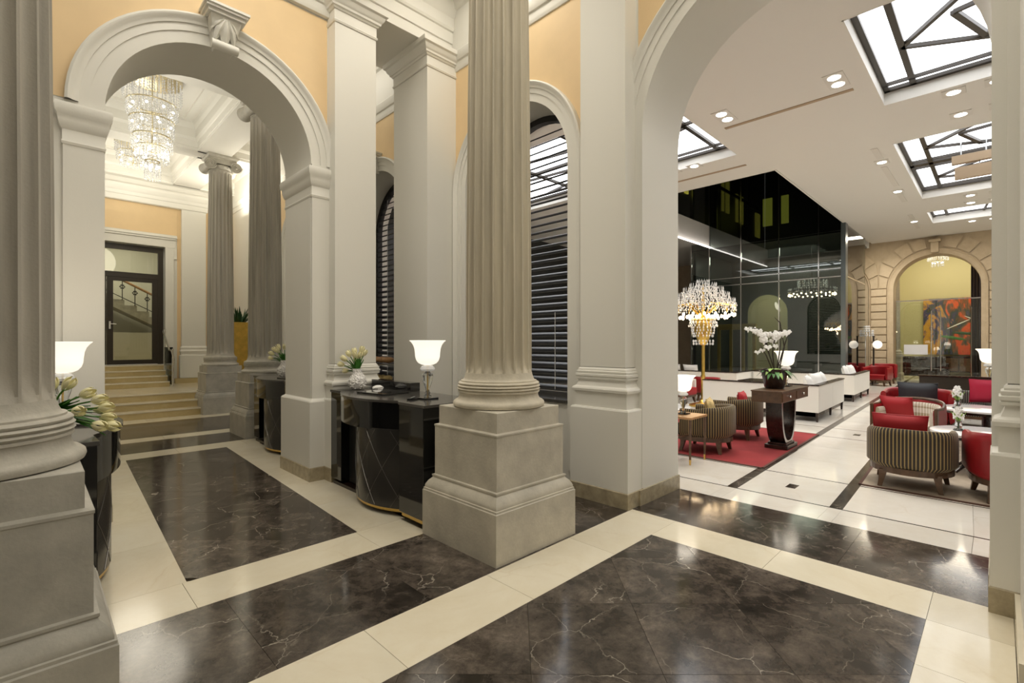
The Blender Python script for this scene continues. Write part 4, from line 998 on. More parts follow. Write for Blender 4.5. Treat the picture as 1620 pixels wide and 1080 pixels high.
def leg(x, y, z1, lean=.028, r=.033, material='walnut', parent=None):
    sx = 1 if x > 0 else -1; sy = 1 if y > 0 else -1
    mb = MB().ring_loft([[(x+sx*lean*f+a*w_, y+sy*lean*f+b*w_, z) for a, b in ((-1, -1), (1, -1), (1, 1), (-1, 1))] for f, w_, z in ((1, r*.62, 0), (.45, r*.8, z1*.4), (.1, r, z1*.75), (0, r*1.15, z1))])
    return mb.build('leg', material, parent, bevel=.003)
def tub_chair(label, loc, rz, fabric='stripe_fabric', seat='stripe_fabric', group='striped tub armchairs', wd=.78, top=.68, dep=.38, inner=None, legs='walnut'):
    t = thing('tub_chair', label, 'armchair', loc, rz, group)
    mb, uv = arc_shell(wd, .24, dep, .085, .225, top)
    mb.build('shell', fabric, t, smooth=50, uv=uv)
    q = MB(); pts = [(.30, -wd/2+.09), (.33, 0), (.30, wd/2-.09)]+[((dep-.06)*math.cos(a), (wd/2-.09)*math.sin(a)) for a in [PI/2+PI*k/14 for k in range(1, 14)]]
    rings = [[(x*s_, y*s_, z) for x, y in pts] for s_, z in ((.96, .225), (1., .25), (1., .38), (.97, .405), (.85, .415))]
    q.ring_loft(rings); uv2 = [(v[1], v[0]) for v in q.v]
    q.build('seat_cushion', seat, t, smooth=50, uv=uv2)
    r_ = MB(); pr = [(.25, -wd/2+.035), (.29, -wd/2+.10), (.29, wd/2-.10), (.25, wd/2-.035)]+[((dep+.015)*math.cos(a)*1., (wd/2-.03)*math.sin(a)) for a in [PI/2+PI*k/16 for k in range(0, 17)]]
    r_.ring_loft([[(x, y, z) for x, y in pr] for z in (.165, .23)]); r_.build('seat_rail', legs, t)
    for x, y in ((.22, -wd/2+.12), (.22, wd/2-.12), (-.27, -wd/2+.17), (-.27, wd/2-.17)): leg(x, y, .19, parent=t, material=legs)
    return t
def cushion(label, loc, rot, material, s=.42, h=.14, sy=None, group='loose cushions of the lounge'):
    t = MB(); n = 9; sy = sy or s
    def f(u, v, sg):
        e = (1-abs(u)**4)*(1-abs(v)**4); pin = 1-.07*(1-abs(u*v))*0
        return (u*s/2*(1-.06*(1-v*v)), v*sy/2*(1-.06*(1-u*u)), sg*h/2*max(e, 0)**.45)
    for sg in (1, -1):
        i = len(t.v)
        for a in range(n):
            for b in range(n): t.v.append(f(-1+2*a/(n-1), -1+2*b/(n-1), sg))
        for a in range(n-1):
            for b in range(n-1): t.f.append((i+a*n+b, i+(a+1)*n+b, i+(a+1)*n+b+1, i+a*n+b+1))
    root = thing('cushion', label, 'cushion', loc, 0, group)
    o = t.build('cover', material, root, smooth=60); o.rotation_euler = rot
    p = MB(); m2 = [(-1+.25*k, -1) for k in range(9)]+[(1, -1+.25*k) for k in range(1, 9)]+[(1-.25*k, 1) for k in range(1, 9)]+[(-1, 1-.25*k) for k in range(1, 9)]
    p.tube([f(u, v, 1) for u, v in m2], .006, 5); pp = p.build('piping', material, root, smooth=60); pp.rotation_euler = rot
    return root
# rugs
def rug(label, pts, z, material, border=None):
    t = thing('rug', label, 'rug', (pts[0][0], pts[0][1], 0)); ox, oy = pts[0]
    mb = MB(); n = len(pts); mb.v = [(x-ox, y-oy, .001) for x, y in pts]+[(x-ox, y-oy, z) for x, y in pts]
    mb.f = [tuple(range(n-1, -1, -1)), tuple(range(n, 2*n))]+[(k, (k+1) % n, n+(k+1) % n, n+k) for k in range(n)]
    mb.build('pile', material, t)
    if border:
        b = MB(); c = (sum(p[0] for p in pts)/n, sum(p[1] for p in pts)/n)
        for k in range(n):
            p, q = pts[k], pts[(k+1) % n]; d = Vector((q[0]-p[0], q[1]-p[1], 0)).normalized(); nn = Vector((d.y, -d.x, 0))
            P = [(p[0]-ox, p[1]-oy), (q[0]-ox, q[1]-oy), (q[0]-ox+nn.x*.03, q[1]-oy+nn.y*.03), (p[0]-ox+nn.x*.03, p[1]-oy+nn.y*.03)]
            i = len(b.v); b.v += [(x, y, .001) for x, y in P]+[(x, y, z+.001) for x, y in P]
            b.f += [(i+3, i+2, i+1, i), (i+4, i+5, i+6, i+7)]+[(i+j, i+(j+1) % 4, i+4+(j+1) % 4, i+4+j) for j in range(4)]
        b.build('edge_binding', border, t)
    return t
rug('red rug under the striped chairs and the console table', [(6.66, 2.15), (9.78, 2.25), (9.78, 6.0), (6.66, 5.9)], .012, 'red_carpet', 'rug_border')
rug('mottled beige rug under the right-hand lounge group', [(6.64, -2.4), (11.8, -2.3), (11.8, 1.31), (6.68, 1.10)], .012, 'beige_carpet', 'rug_border')
# left group
tub_chair('striped tub armchair beside the oak side table on the red rug', (7.20, 3.13, .013), PI/2+.10)
tub_chair('striped tub armchair behind the console table on the red rug', (8.58, 3.20, .013), PI/2+.02)
cushion('patterned gold and cream cushion in the striped chair by the side table', (7.25, 3.06, .60), (math.radians(78), 0, .25), 'gold_fabric', .36, .12)
cushion('red cushion in the striped chair behind the console', (8.62, 3.08, .60), (math.radians(78), 0, .1), 'red_fabric', .36, .12)
tb = thing('side_table', 'small oak-topped side table with brass-tipped legs beside a striped chair', 'side table', (6.375, 3.11, 0))
MB().box(-.25, .25, -.27, .27, .595, .625).build('table_top', 'oak', tb, bevel=.004)
for x in (-.225, .225):
    for y in (-.245, .245):
        o = MB().ring_loft([[(x+a*r_, y+b*r_, z) for a, b in ((-1, -1), (1, -1), (1, 1), (-1, 1))] for r_, z in ((.010, .07), (.015, .595))]).build('leg', 'walnut', tb)
        MB().ring_loft([[(x+a*r_, y+b*r_, z) for a, b in ((-1, -1), (1, -1), (1, 1), (-1, 1))] for r_, z in ((.009, 0.), (.0115, .072))]).build('brass_tip', 'brass', o)
MB().box(-.22, .22, -.012, .012, .30, .32).build('stretcher', 'walnut', tb)
# console with a lyre base
cn = thing('console_table', 'dark wood console table with a curved U-shaped base and two drawers', 'console table', (8.20, 2.37, .013))
MB().box(-.68, .68, -.20, .20, .735, .885).build('table_box', 'walnut', cn, bevel=.004); MB().box(-.69, .69, -.21, .21, .885, .904).build('table_top', 'walnut', cn, bevel=.004)
for x in (-.34, .34):
    d_ = MB().box(x-.30, x+.30, -.208, -.20, .75, .87).build('drawer', 'walnut', cn, bevel=.003); MB().ball((x, -.222, .81), .016, 8, 6).build('knob', 'chrome', d_, smooth=60)
u_ = MB(); rings = []; rin = []
for k in range(25):
    a = PI+PI*k/24; rings.append((.34*math.copysign(abs(math.cos(a))**.8, math.cos(a)), .72-.65*abs(math.sin(a))**.85))
cs = []
for k, (x, z) in enumerate(rings):
    p0 = rings[max(k-1, 0)]; p1 = rings[min(k+1, 24)]; tx, tz = p1[0]-p0[0], p1[1]-p0[1]; l = math.hypot(tx, tz) or 1; nx, nz = -tz/l, tx/l; th = .045
    cs.append([(x-nx*th*.2, -.11, z-nz*th*.2), (x+nx*th, -.11, z+nz*th), (x+nx*th, .11, z+nz*th), (x-nx*th*.2, .11, z-nz*th*.2)])
u_.ring_loft(cs); u_.build('curved_base', 'dark_wood', cn, smooth=30)
e_ = MB()
for sy in (-1, 1):
    cs2 = [[(x2, sy*.1102, z2), (x3, sy*.1102, z3), (x3, sy*.1125, z3), (x2, sy*.1125, z2)] for (x2, _, z2), (x3, _, z3) in [((c[0][0], 0, c[0][2]), (c[1][0], 0, c[1][2])) for c in cs]]
    e_.ring_loft(cs2)
e_.build('pale_edge', 'steel', cn)  # thin metallic strips along both side edges of the curve
MB().box(-.25, .25, -.16, .16, 0, .06).box(-.2, .2, -.13, .13, .06, .09).build('foot', 'dark_wood', cn, bevel=.004)
# orchids
op = thing('orchid_planter', 'dark ribbed pot of white orchids and trailing leaves on the console', 'potted plant', (8.05, 2.42, .918))
pot = MB(); rings = []
for r_, z in ((.115, 0), (.13, .02), (.165, .2), (.175, .29), (.165, .295), (.155, .27)):
    rings.append([((r_+(.008 if j % 2 else 0))*math.cos(2*PI*j/28), (r_+(.008 if j % 2 else 0))*math.sin(2*PI*j/28), z) for j in range(28)])
pot.ring_loft(rings).build('pot', 'dark_wood', op, smooth=40)
MB().lathe([(.15, .25), (.14, .28), (.05, .30)], 18).build('moss', 'leaf_light', op, smooth=60)
rnd = random.Random(9)
for k in range(22):
    a = rnd.random()*2*PI; m_ = MB(); e = rnd.uniform(-.1, .7)
    blade(m_, (.08*math.cos(a), .08*math.sin(a), .28), (math.cos(a)*math.cos(e), math.sin(a)*math.cos(e), math.sin(e)), rnd.uniform(.14, .24), .034, .7); m_.build('leaf', 'leaf_light' if k % 3 == 0 else 'leaf', op, smooth=60)
def along(p, n=10): return p
stems = [[(0, 0, .28), il, .10, .45, .27, .62], [(0, 0, .28), ir, .0, .5, .06, .74], [(0, 0, .28), il, .06, .35, .18, .52], [(0, 0, .28), ir, .08, .5, .13, .80]]
def orchid(mb, c, s, d):
    d = Vector(d).normalized(); a = d.cross(Vector((0, 0, 1))).normalized(); b = d.cross(a)
    for k, (an, wd_, ln) in enumerate(((PI/2, .55, .9), (PI/2+2.1, .5, .9), (PI/2-2.1, .5, .9), (0, .8, 1.), (PI, .8, 1.))):
        u = a*math.cos(an)+b*math.sin(an); v = d.cross(u); rings = []
        for q in range(5):
            t = q/4; ww = s*.5*wd_*math.sin(PI*(.12+.84*t)); p = Vector(c)+u*s*ln*t+d*(.15*s*math.sin(PI*t))
            rings.append([p-v*ww, p+d*.004, p+v*ww, p-d*.004])
        mb.ring_loft(rings)
    mb.ball(Vector(c)+d*s*.12, s*.16, 6, 4)
vd = (-.705, -.71, .1)
for k, (pts_) in enumerate(([(0, 0, .28), (-.06, .05, .50), (-.10, .10, .70), (-.17, .17, .90), (-.27, .27, .92)], [(0, 0, .28), (-.02, .02, .55), (.0, .0, .72), (.06, -.05, .88), (.14, -.14, .84)], [(.02, 0, .28), (-.03, .06, .5), (-.1, .1, .80), (-.04, .04, .86), (.05, -.04, .80)])):
    P = []
    for a, b in zip(pts_, pts_[1:]):
        for q in range(4): P.append(tuple(a[j]+(b[j]-a[j])*q/4 for j in range(3)))
    P.append(pts_[-1]); MB().tube(P, .009, 6).build('flower_stem', 'twig', op, smooth=60)
    for q in range(len(P)-10, len(P)):
        m_ = MB(); c = (P[q][0]+rnd.uniform(-.03, .03), P[q][1]+rnd.uniform(-.03, .03), P[q][2]+rnd.uniform(-.04, .02))
        orchid(m_, c, .066, (vd[0]+rnd.uniform(-.4, .4), vd[1]+rnd.uniform(-.4, .4), .1)); m_.build('orchid_bloom', 'petal_white', op, smooth=60)
for pts_ in ([(.05, -.02, .28), (.07, -.06, .6), (.09, -.08, .9)], [(.06, -.05, .28), (.10, -.11, .62), (.06, -.06, 1.0), (.0, .0, 1.08)], [(-.03, .02, .28), (-.08, .09, .5), (-.16, .15, .66)], [(.03, -.03, .28), (.12, -.12, .7), (.17, -.16, .88)]):
    MB().tube(pts_, [.009]*(len(pts_)-1)+[.003], 5).build('twig', 'twig', op)
for c in ((-.13, .13, .58), (-.19, .18, .55)):
    m_ = MB(); orchid(m_, c, .05, vd); m_.build('orchid_bloom', 'petal_white', op, smooth=60)

# white sofas with dark piping rails
def sofa(label, loc, lx, ly, group='white lounge sofas', seams=1):
    """L-shaped sofa: a back along y (towards -x side) and a back along x (on the -y side); loc is the outer corner"""
    t = thing('corner_sofa', label, 'sofa', loc, 0, group); zt = .735; th = .10
    sh = .033
    def P(x, y): return (x, y+sh*x)
    def blk(x0, x1, y0, y1, z0, z1):
        mb = MB(); q = [P(x0, y0), P(x1, y0), P(x1, y1), P(x0, y1)]
        mb.v = [(x, y, z0) for x, y in q]+[(x, y, z1) for x, y in q]
        mb.f = [(3, 2, 1, 0), (4, 5, 6, 7)]+[(k, (k+1) % 4, 4+(k+1) % 4, 4+k) for k in range(4)]
        return mb
    blk(0, th, 0, ly, .19, zt).build('back_panel', 'sofa_white', t, bevel=.008)
    n = 2 if seams else 1
    for k in range(n): blk(th+.004+(lx-th)*k/n, th+(lx-th)*(k+1)/n-.006, 0, th, .19, zt).build('side_panel', 'sofa_white', t, bevel=.006)
    blk(-.012, th+.012, -.012, ly+.012, zt, zt+.022).build('top_rail', 'dark_wood', t); blk(th, lx+.01, -.012, th+.012, zt, zt+.022).build('top_rail', 'dark_wood', t)
    blk(th, .85, .85, ly-.02, .19, .44).build('seat', 'sofa_white', t, bevel=.03, seg=3); blk(th, lx-.03, th, .85, .19, .44).build('seat', 'sofa_white', t, bevel=.03, seg=3)
    blk(.04, .8, .04, ly-.04, .10, .19).build('plinth', 'dark_wood', t); blk(.04, lx-.04, .04, .8, .10, .19).build('plinth', 'dark_wood', t)
    for x, y in ((.03, .03), (lx*.5, .04), (lx-.06, .04), (.04, ly-.08), (.78, ly-.08), (lx-.06, .78)):
        q = P(x, y); MB().ring_loft([[(q[0]+a*r_, q[1]+b*r_, z) for a, b in ((-1, -1), (1, -1), (1, 1), (-1, 1))] for r_, z in ((.016, 0), (.028, .19))]).build('leg', 'dark_wood', t)
    return t
sofa('long white corner sofa behind the console, backed towards the camera', (11.30, 2.575, 0), 2.75, 2.38)
sofa('white corner sofa farther back along the dark floor strip', (15.93, 2.785, 0), 2.8, 2.6, seams=1)
sofa('white corner sofa deep in the lounge before the glass wall', (14.6, 5.4, 0), 2.2, 3.0, seams=0)
for k, (x, y, z, a, lab) in enumerate(((13.2, 2.92, .66, .1, 'white cushion at the far end of the long corner sofa'), (12.6, 2.9, .66, -.1, 'white cushion in the middle of the long corner sofa'), (12.0, 2.9, .64, .15, 'pale cushion near the corner of the long sofa'),
        (16.9, 3.15, .68, .1, 'white cushion in the farther corner sofa, nearer one'), (17.6, 3.15, .68, -.1, 'white cushion in the farther corner sofa, farther one'), (14.9, 6.9, .66, 1.45, 'white cushion on the deep sofa beside the standing chandelier'), (14.9, 7.5, .66, 1.6, 'white cushion at the left end of the deep sofa'))):
    cushion(lab, (x, y, z+.03), (math.radians(72), 0, a), 'linen', .50, .16)
st_ = thing('sofa_table', 'low dark tray table beside the long white sofa', 'table', (12.95, 4.25, 0)); MB().box(-.45, .45, -.35, .35, .66, .69).build('table_top', 'dark_wood', st_); MB().box(-.42, .42, -.02, .02, .03, .66).box(-.4, .4, -.25, .25, 0, .03).build('pedestal', 'dark_wood', st_)
# low white coffee table seen left of the striped chairs
ct = thing('coffee_table', 'low white-topped coffee table left of the striped chairs', 'coffee table', (8.2, 4.35, .013)); MB().lathe([(.45, .40), (.50, .405), (.50, .44), (.48, .445)], 36).build('table_top', 'white_gloss', ct, smooth=40); MB().lathe([(.25, 0), (.24, .03), (.05, .06), (.05, .40)], 20).build('pedestal', 'dark_wood', ct, smooth=40)
# red and patterned chairs left of the standing chandelier
tub_chair('small red tub chair at the foot of the standing chandelier', (13.6, 5.85, 0), PI*.1, 'red_leather', 'red_fabric', 'red tub armchairs', wd=.7)
tub_chair('white and red tub chair beside the standing chandelier', (12.6, 6.1, 0), -PI*.5, 'sofa_white', 'red_fabric', 'red tub armchairs', wd=.7)

# standing chandelier
sc2 = thing('standing_chandelier', 'huge standing crystal chandelier on a gold stem', 'standing chandelier', (12.2, 5.34, 0))
MB().lathe([(.34, 0), (.34, .04), (.10, .10), (.05, .2), (.045, .7), (.06, .75), (.045, .8), (.04, 2.6), (.02, 3.1)], 20).build('stem', 'gold', sc2, smooth=50)
c = MB(); bl = MB(); rnd = random.Random(21)
for (r, z) in ((.75, 2.62), (.62, 2.78), (.48, 2.92), (.32, 3.03), (.15, 3.12)):
    n = int(r*60)+6
    for k in range(n):
        a = 2*PI*k/n; x, y = r*math.cos(a), r*math.sin(a)
        for q in range(4): c.octa((x+rnd.uniform(-.03, .03), y+rnd.uniform(-.03, .03), z-.02-.055*q), .019, .034)
        c.octa((x, y, z+.06), .010, .06)
for (r, z) in ((.30, 2.22), (.33, 2.12), (.28, 2.0), (.24, 1.86), (.24, 1.66)):
    n = int(r*70)
    for k in range(n):
        a = 2*PI*k/n; 
        for q in range(2): c.octa((r*math.cos(a)+rnd.uniform(-.02, .02), r*math.sin(a)+rnd.uniform(-.02, .02), z-.07*q), .021, .04)
x = c.build('crystal_drops', 'crystal', sc2); x['kind'] = 'stuff'
for (r, z, n) in ((.74, 2.42, 18), (.56, 2.36, 14), (.34, 2.40, 10)):
    for k in range(n): a = 2*PI*(k+.3)/n; bl.ball((r*math.cos(a), r*math.sin(a), z-.10), .030, 6, 5, (1, 1, 1.5)); c2 = None
x = bl.build('bulbs', 'bulb', sc2, smooth=60); x['kind'] = 'stuff'
ar = MB()
for k in range(14):
    a = 2*PI*k/14; ar.tube([(0, 0, 2.2), (.4*math.cos(a), .4*math.sin(a), 2.62), (.76*math.cos(a), .76*math.sin(a), 2.55), (.76*math.cos(a), .76*math.sin(a), 2.36)], .010, 5)
x = ar.build('arms', 'gold', sc2, smooth=60); x['kind'] = 'stuff'
MB().lathe([(.25, 2.24), (.27, 2.2), (.2, 2.15), (.22, 1.9), (.1, 1.6), (.05, 1.55)], 20).build('gold_basket', 'gold', sc2, smooth=50)
point_light('chandelier_glow', (12.2, 5.34, 2.2), 90, (1, .76, .48), .3)

# right group
tub_chair('wide striped tub armchair in the foreground of the lounge, backed to the camera', (7.06, .705, .013), .06, wd=.80, top=.66)
cushion('red cushion in the foreground striped armchair', (7.02, .80, .62), (math.radians(80), 0, PI/2+.06), 'red_fabric', .50, .15, .36)
tub_chair('glossy red tub armchair cut by the right edge beside the striped one', (7.08, -.15, .013), .16, 'red_leather', 'red_leather', 'red tub armchairs', wd=.82, top=.70)
wc = thing('winged_chair', 'red-backed armchair with a checked inner back and a wooden frame', 'armchair', (9.25, .94, .013), PI-.25)
mb, uv = arc_shell(.80, .22, .34, .05, .20, .74, dip=.08); mb.build('shell', 'red_leather', wc, smooth=50, uv=uv)
mb, uv = arc_shell(.71, .20, .30, .05, .24, .70, flare=0, dip=.08); mb.build('inner_back', 'check_fabric', wc, smooth=50, uv=uv)
mb, uv = arc_shell(.83, .24, .36, .075, .735, .765, flare=0, dip=.08, z_arm=.70); 
fr = MB(); pth = [(.22, -.39, .66)]+[(.34*math.cos(-PI/2-PI*k/16), .39*math.sin(-PI/2-PI*k/16), .66+.095*math.sin(PI*k/16)**.6) for k in range(17)]+[(.22, .39, .66)]
fr.tube(pth, .020, 6); fr.build('wooden_rail', 'walnut', wc, smooth=50)
for y in (-.39, .39): MB().box(.20, .245, y-.02, y+.02, .0, .67).build('front_leg', 'walnut', wc, bevel=.004)
for y in (-.25, .25): leg(-.22, y, .21, parent=wc)
sq = MB().box(-.25, .27, -.32, .32, .24, .43); sq.build('seat_cushion', 'check_fabric', wc, bevel=.03, seg=3, uv=[(v[0]*1., v[1]*1.) for v in sq.v])
cushion('red cushion leaning in the checked armchair', (9.36, 1.10, .62), (math.radians(75), 0, PI/2-.25), 'red_fabric', .42, .15, .36)
tub_chair('red armchair farther back holding a dark grey cushion', (11.15, 1.02, .013), PI, 'red_leather', 'red_leather', 'red tub armchairs', wd=1.0, top=.78)
cushion('dark grey cushion on the red armchair', (11.25, 1.03, .70), (math.radians(76), 0, PI/2), 'grey_fabric', .56, .16, .42)
tub_chair('dark grey striped armchair before the dark screen', (12.9, .48, 0), PI, 'stripe_grey', 'stripe_grey', 'striped tub armchairs', wd=.9, top=.66)
cushion('crimson cushion on the grey striped armchair', (12.75, .16, .70), (math.radians(76), 0, PI/2), 'crimson_fabric', .5, .16, .46)
sd = thing('dark_screen', 'low dark wood screen behind the grey striped armchair', 'screen', (14.3, 0, 0)); MB().box(-.04, .04, -1.6, 1.28, 0, .86).build('panel', 'dark_frame', sd, bevel=.005); MB().box(-.06, .06, -1.62, 1.30, .86, .89).build('cap', 'dark_wood', sd)
def round_table(label, loc, r, z, cat='table'):
    t = thing('round_table', label, cat, loc, 0, 'round white-topped lounge tables')
    MB().lathe([(r-.02, z-.035), (r, z-.03), (r, z-.006), (r-.01, z)], 44).build('table_top', 'white_gloss', t, smooth=40)
    MB().lathe([(r-.03, z-.07), (r-.025, z-.036)], 44).build('apron', 'dark_wood', t)
    MB().lathe([(.05, .10), (.05, z-.07)], 16).build('column', 'dark_wood', t, smooth=40)
    for k in range(4):
        a = PI/4+k*PI/2; MB().tube([(0, 0, .22), (.2*math.cos(a), .2*math.sin(a), .14), (.36*math.cos(a), .36*math.sin(a), .015)], [.03, .025, .015], 6).build('foot', 'dark_wood', t, smooth=50)
    return t
round_table('round white-topped table between the foreground chairs', (8.28, .12, .013), .52, .50)
round_table('round white-topped table beyond the checked chair', (10.25, .14, .013), .54, .60)
def hyacinth(label, loc, col='petal_white', s=1.):
    t = thing('flower_glass', label, 'flower vase', loc, 0, 'single white flowers on the round tables')
    MB().lathe([(.05*s, 0), (.055*s, .01), (.03*s, .03), (.04*s, .06), (.028*s, .09), (.034*s, .12)], 16).build('glass', 'clear_glass', t, smooth=60)
    MB().tube([(0, 0, .02), (0, 0, .2*s)], .006).build('stem', 'stem', t)
    rnd = random.Random(2)
    for k in range(34):
        a = rnd.random()*2*PI; z = (.13+.16*k/34)*s; r = .045*s*math.sin(PI*(.25+.65*k/34)); m_ = MB()
        orchid(m_, (r*math.cos(a), r*math.sin(a), z), .03*s, (math.cos(a), math.sin(a), .3)); m_.build('blossom', col, t, smooth=60)
    for k in range(5):
        a = 2*PI*k/5; m_ = MB(); blade(m_, (0, 0, .10), (math.cos(a)*.5, math.sin(a)*.5, 1), .17*s, .014, .1); m_.build('leaf', 'leaf_light', t, smooth=60)
hyacinth('white hyacinth in a glass on the nearer round table', (8.22, .36, .513), s=1.0)
hyacinth('white flower in a glass on the farther round table', (10.0, .45, .613), s=1.15)
pf = tub_chair('blue checked armchair at the right edge behind the red one', (8.95, -.42, .013), PI*.8, 'check_blue', 'check_blue', 'checked armchairs', wd=.74, top=.58)
bk = thing('bread_basket', 'small woven basket on the nearer round table at the right edge', 'basket', (8.0, -.02, .513)); MB().lathe([(.06, 0), (.09, .10), (.085, .10), (.058, .01)], 18).build('basket', 'oak', bk, smooth=40)
# far end: red armchairs, lamps, painting, glass doors, sideboards
tub_chair('red armchair at the far end beside the stone pier, nearer one', (22.9, 3.28, 0), PI*.9, 'red_leather', 'red_leather', 'red tub armchairs', wd=.9, top=.74)
tub_chair('red armchair at the far end against the stone pier, farther one', (24.45, 3.30, 0), PI, 'red_leather', 'red_leather', 'red tub armchairs', wd=.9, top=.78)
pa = MB(); pt = thing('painting', 'large abstract painting in orange, red, yellow and blue on the far wall', 'painting', (31.5, 1.28, 2.42))
nm = bpy.data.materials.new('abstract_paint'); nm.use_nodes = True; nt = nm.node_tree; Lk = nt.links.new; b_ = nt.nodes['Principled BSDF']; setin(b_, Roughness=.5)
tcn = nd(nt, 'ShaderNodeTexCoord'); mp = nd(nt, 'ShaderNodeMapping'); mp.inputs['Scale'].default_value = (1, .9, .55); Lk(tcn.outputs['Object'], mp.inputs[0])
nz = nd(nt, 'ShaderNodeTexNoise'); setin(nz, Scale=1.3, Detail=5., Roughness=.6, Distortion=2.2); Lk(mp.outputs[0], nz.inputs['Vector'])
sx_ = nd(nt, 'ShaderNodeSeparateXYZ'); Lk(tcn.outputs['Object'], sx_.inputs[0])
mr_ = nd(nt, 'ShaderNodeMapRange'); setin(mr_, From_Min=1.6, From_Max=-1.6, To_Min=-.28, To_Max=.28); Lk(sx_.outputs[1], mr_.inputs['Value'])
ad_ = nd(nt, 'ShaderNodeMath', operation='ADD'); Lk(nz.outputs['Fac'], ad_.inputs[0]); Lk(mr_.outputs[0], ad_.inputs[1])
rp = nd(nt, 'ShaderNodeValToRGB'); cr = rp.color_ramp
while len(cr.elements) < 8: cr.elements.new(.5)
for e, (p, c_) in zip(cr.elements, ((.0, (.55, .36, .04)), (.25, (.62, .30, .03)), (.34, (.05, .04, .12)), (.42, (.03, .05, .03)), (.50, (.20, .07, .02)), (.56, (.75, .10, .01)), (.70, (.68, .05, .01)), (.9, (.60, .03, .01)))): e.position = p; e.color = c4(c_)
Lk(ad_.outputs[0], rp.inputs[0]); Lk(rp.outputs['Color'], b_.inputs['Base Color']); MATS['abstract_paint'] = nm
MB().box(-.06, 0, -1.38, 1.38, -1.36, 1.36).build('canvas', 'abstract_paint', pt)
for (y, z, r1_, r2_, an, m2_) in ((.3, -.55, .5, .07, .2, 'leaf'), (-.2, -.35, .6, .06, .1, 'leaf_dark'), (.1, .1, .5, .025, -.5, 'petal_white'), (-.35, .35, .3, .02, .5, 'petal_white')):
    MB().ball((0, 0, 0), 1, 10, 6, (.012, r1_, r2_)).xform(Matrix.Translation((-.065, y, z)) @ Matrix.Rotation(an, 4, 'X')).build('brush_stroke', m2_, pt)
sb = thing('sideboard', 'dark carved sideboard below the painting', 'sideboard', (31.0, 1.0, 0)); MB().box(-.35, .35, -1.0, 1.0, .25, .95).build('body', 'dark_wood', sb, bevel=.01); MB().box(-.36, .36, -1.02, 1.02, .95, 1.0).build('top', 'dark_wood', sb)
for y in (-.66, 0, .66): d_ = MB().box(-.37, -.35, y-.3, y+.3, .3, .9).build('door', 'walnut', sb, bevel=.006); MB().ball((-.38, y+.22, .6), .02, 6, 5).build('knob', 'brass', d_)
for y in (-.9, .9): MB().box(-.3, .3, y-.04, y+.04, 0, .25).build('leg', 'dark_wood', sb)
sf = thing('dark_sofa', 'dark leather sofa seen through the glass beyond the arch', 'sofa', (29.0, 2.6, 0)); MB().box(-.4, .4, -.9, .9, .12, .5).build('seat', 'dark_wood', sf, bevel=.04); MB().box(.2, .42, -.9, .9, .5, 1.0).build('back', 'dark_wood', sf, bevel=.04); [MB().box(-.4, .4, y-.1, y+.1, .12, .72).build('arm', 'dark_wood', sf, bevel=.03) for y in (-.95, .95)]
gd = thing('glass_doors', 'frameless glass doors in the far stone arch with steel handles', 'glass door', (XF+.4, 1.78, 0))
for y0, y1 in ((-.98, -.02), (.02, .98)):
    p_ = MB().box(-.008, .008, y0, y1, .02, 3.3).build('door_leaf', 'pane', gd); yy = y0+.12 if y0 > 0 else y1-.12
    MB().tube([(-.05, yy, .5), (-.05, yy, 2.9)], .02, 8).build('pull_handle', 'chrome', p_, smooth=50)
MB().box(-.02, .02, -1.28, 1.28, 3.32, 3.36).build('head_rail', 'chrome', gd); MB().box(-.01, .01, .99, 1.27, .0, 3.3).box(-.01, .01, -1.27, -.99, .0, 3.3).build('side_light', 'pane', gd)
MB().box(-.012, -.008, .25, 1.0, 1.15, 1.55).build('frosted_band', 'frosted', gd)
MB().tube([(-.06, -1.02, .1), (-.06, -1.02, 3.0)], .022, 8).build('pull_handle', 'chrome', gd)
cu_ = thing('curtain', 'dark mauve curtain hanging at the right of the far arch', 'curtain', (27.2, .50, 0)); cm = MB(); R0 = [(.08*math.sin(k*1.9), -.30+.028*k) for k in range(23)]
cm.ring_loft([[(x, y, z) for x, y in R0]+[(x+.03, y, z) for x, y in reversed(R0)] for z in (.05, 5.2)]); cm.build('drape', 'mauve_curtain', cu_, smooth=60)
pil = thing('stone_pilaster', 'grey fluted half column seen inside the far arch', 'column', (27.0, 3.35, 0)); fluted(.30, .26, 1.3, 5.6, 16, 6).build('shaft', 'stone', pil, smooth=50); MB().rstack(-.38, .38, -.38, .38, [(0, 0), (0, .3), (-.04, .34), (-.04, 1.0), (0, 1.04), (0, 1.1)]).build('pedestal', 'stone_ped', pil); MB().lathe([(.36, 1.1), (.38, 1.15), (.34, 1.2), (.36, 1.25), (.30, 1.3)], 24).build('base', 'stone', pil, smooth=50)
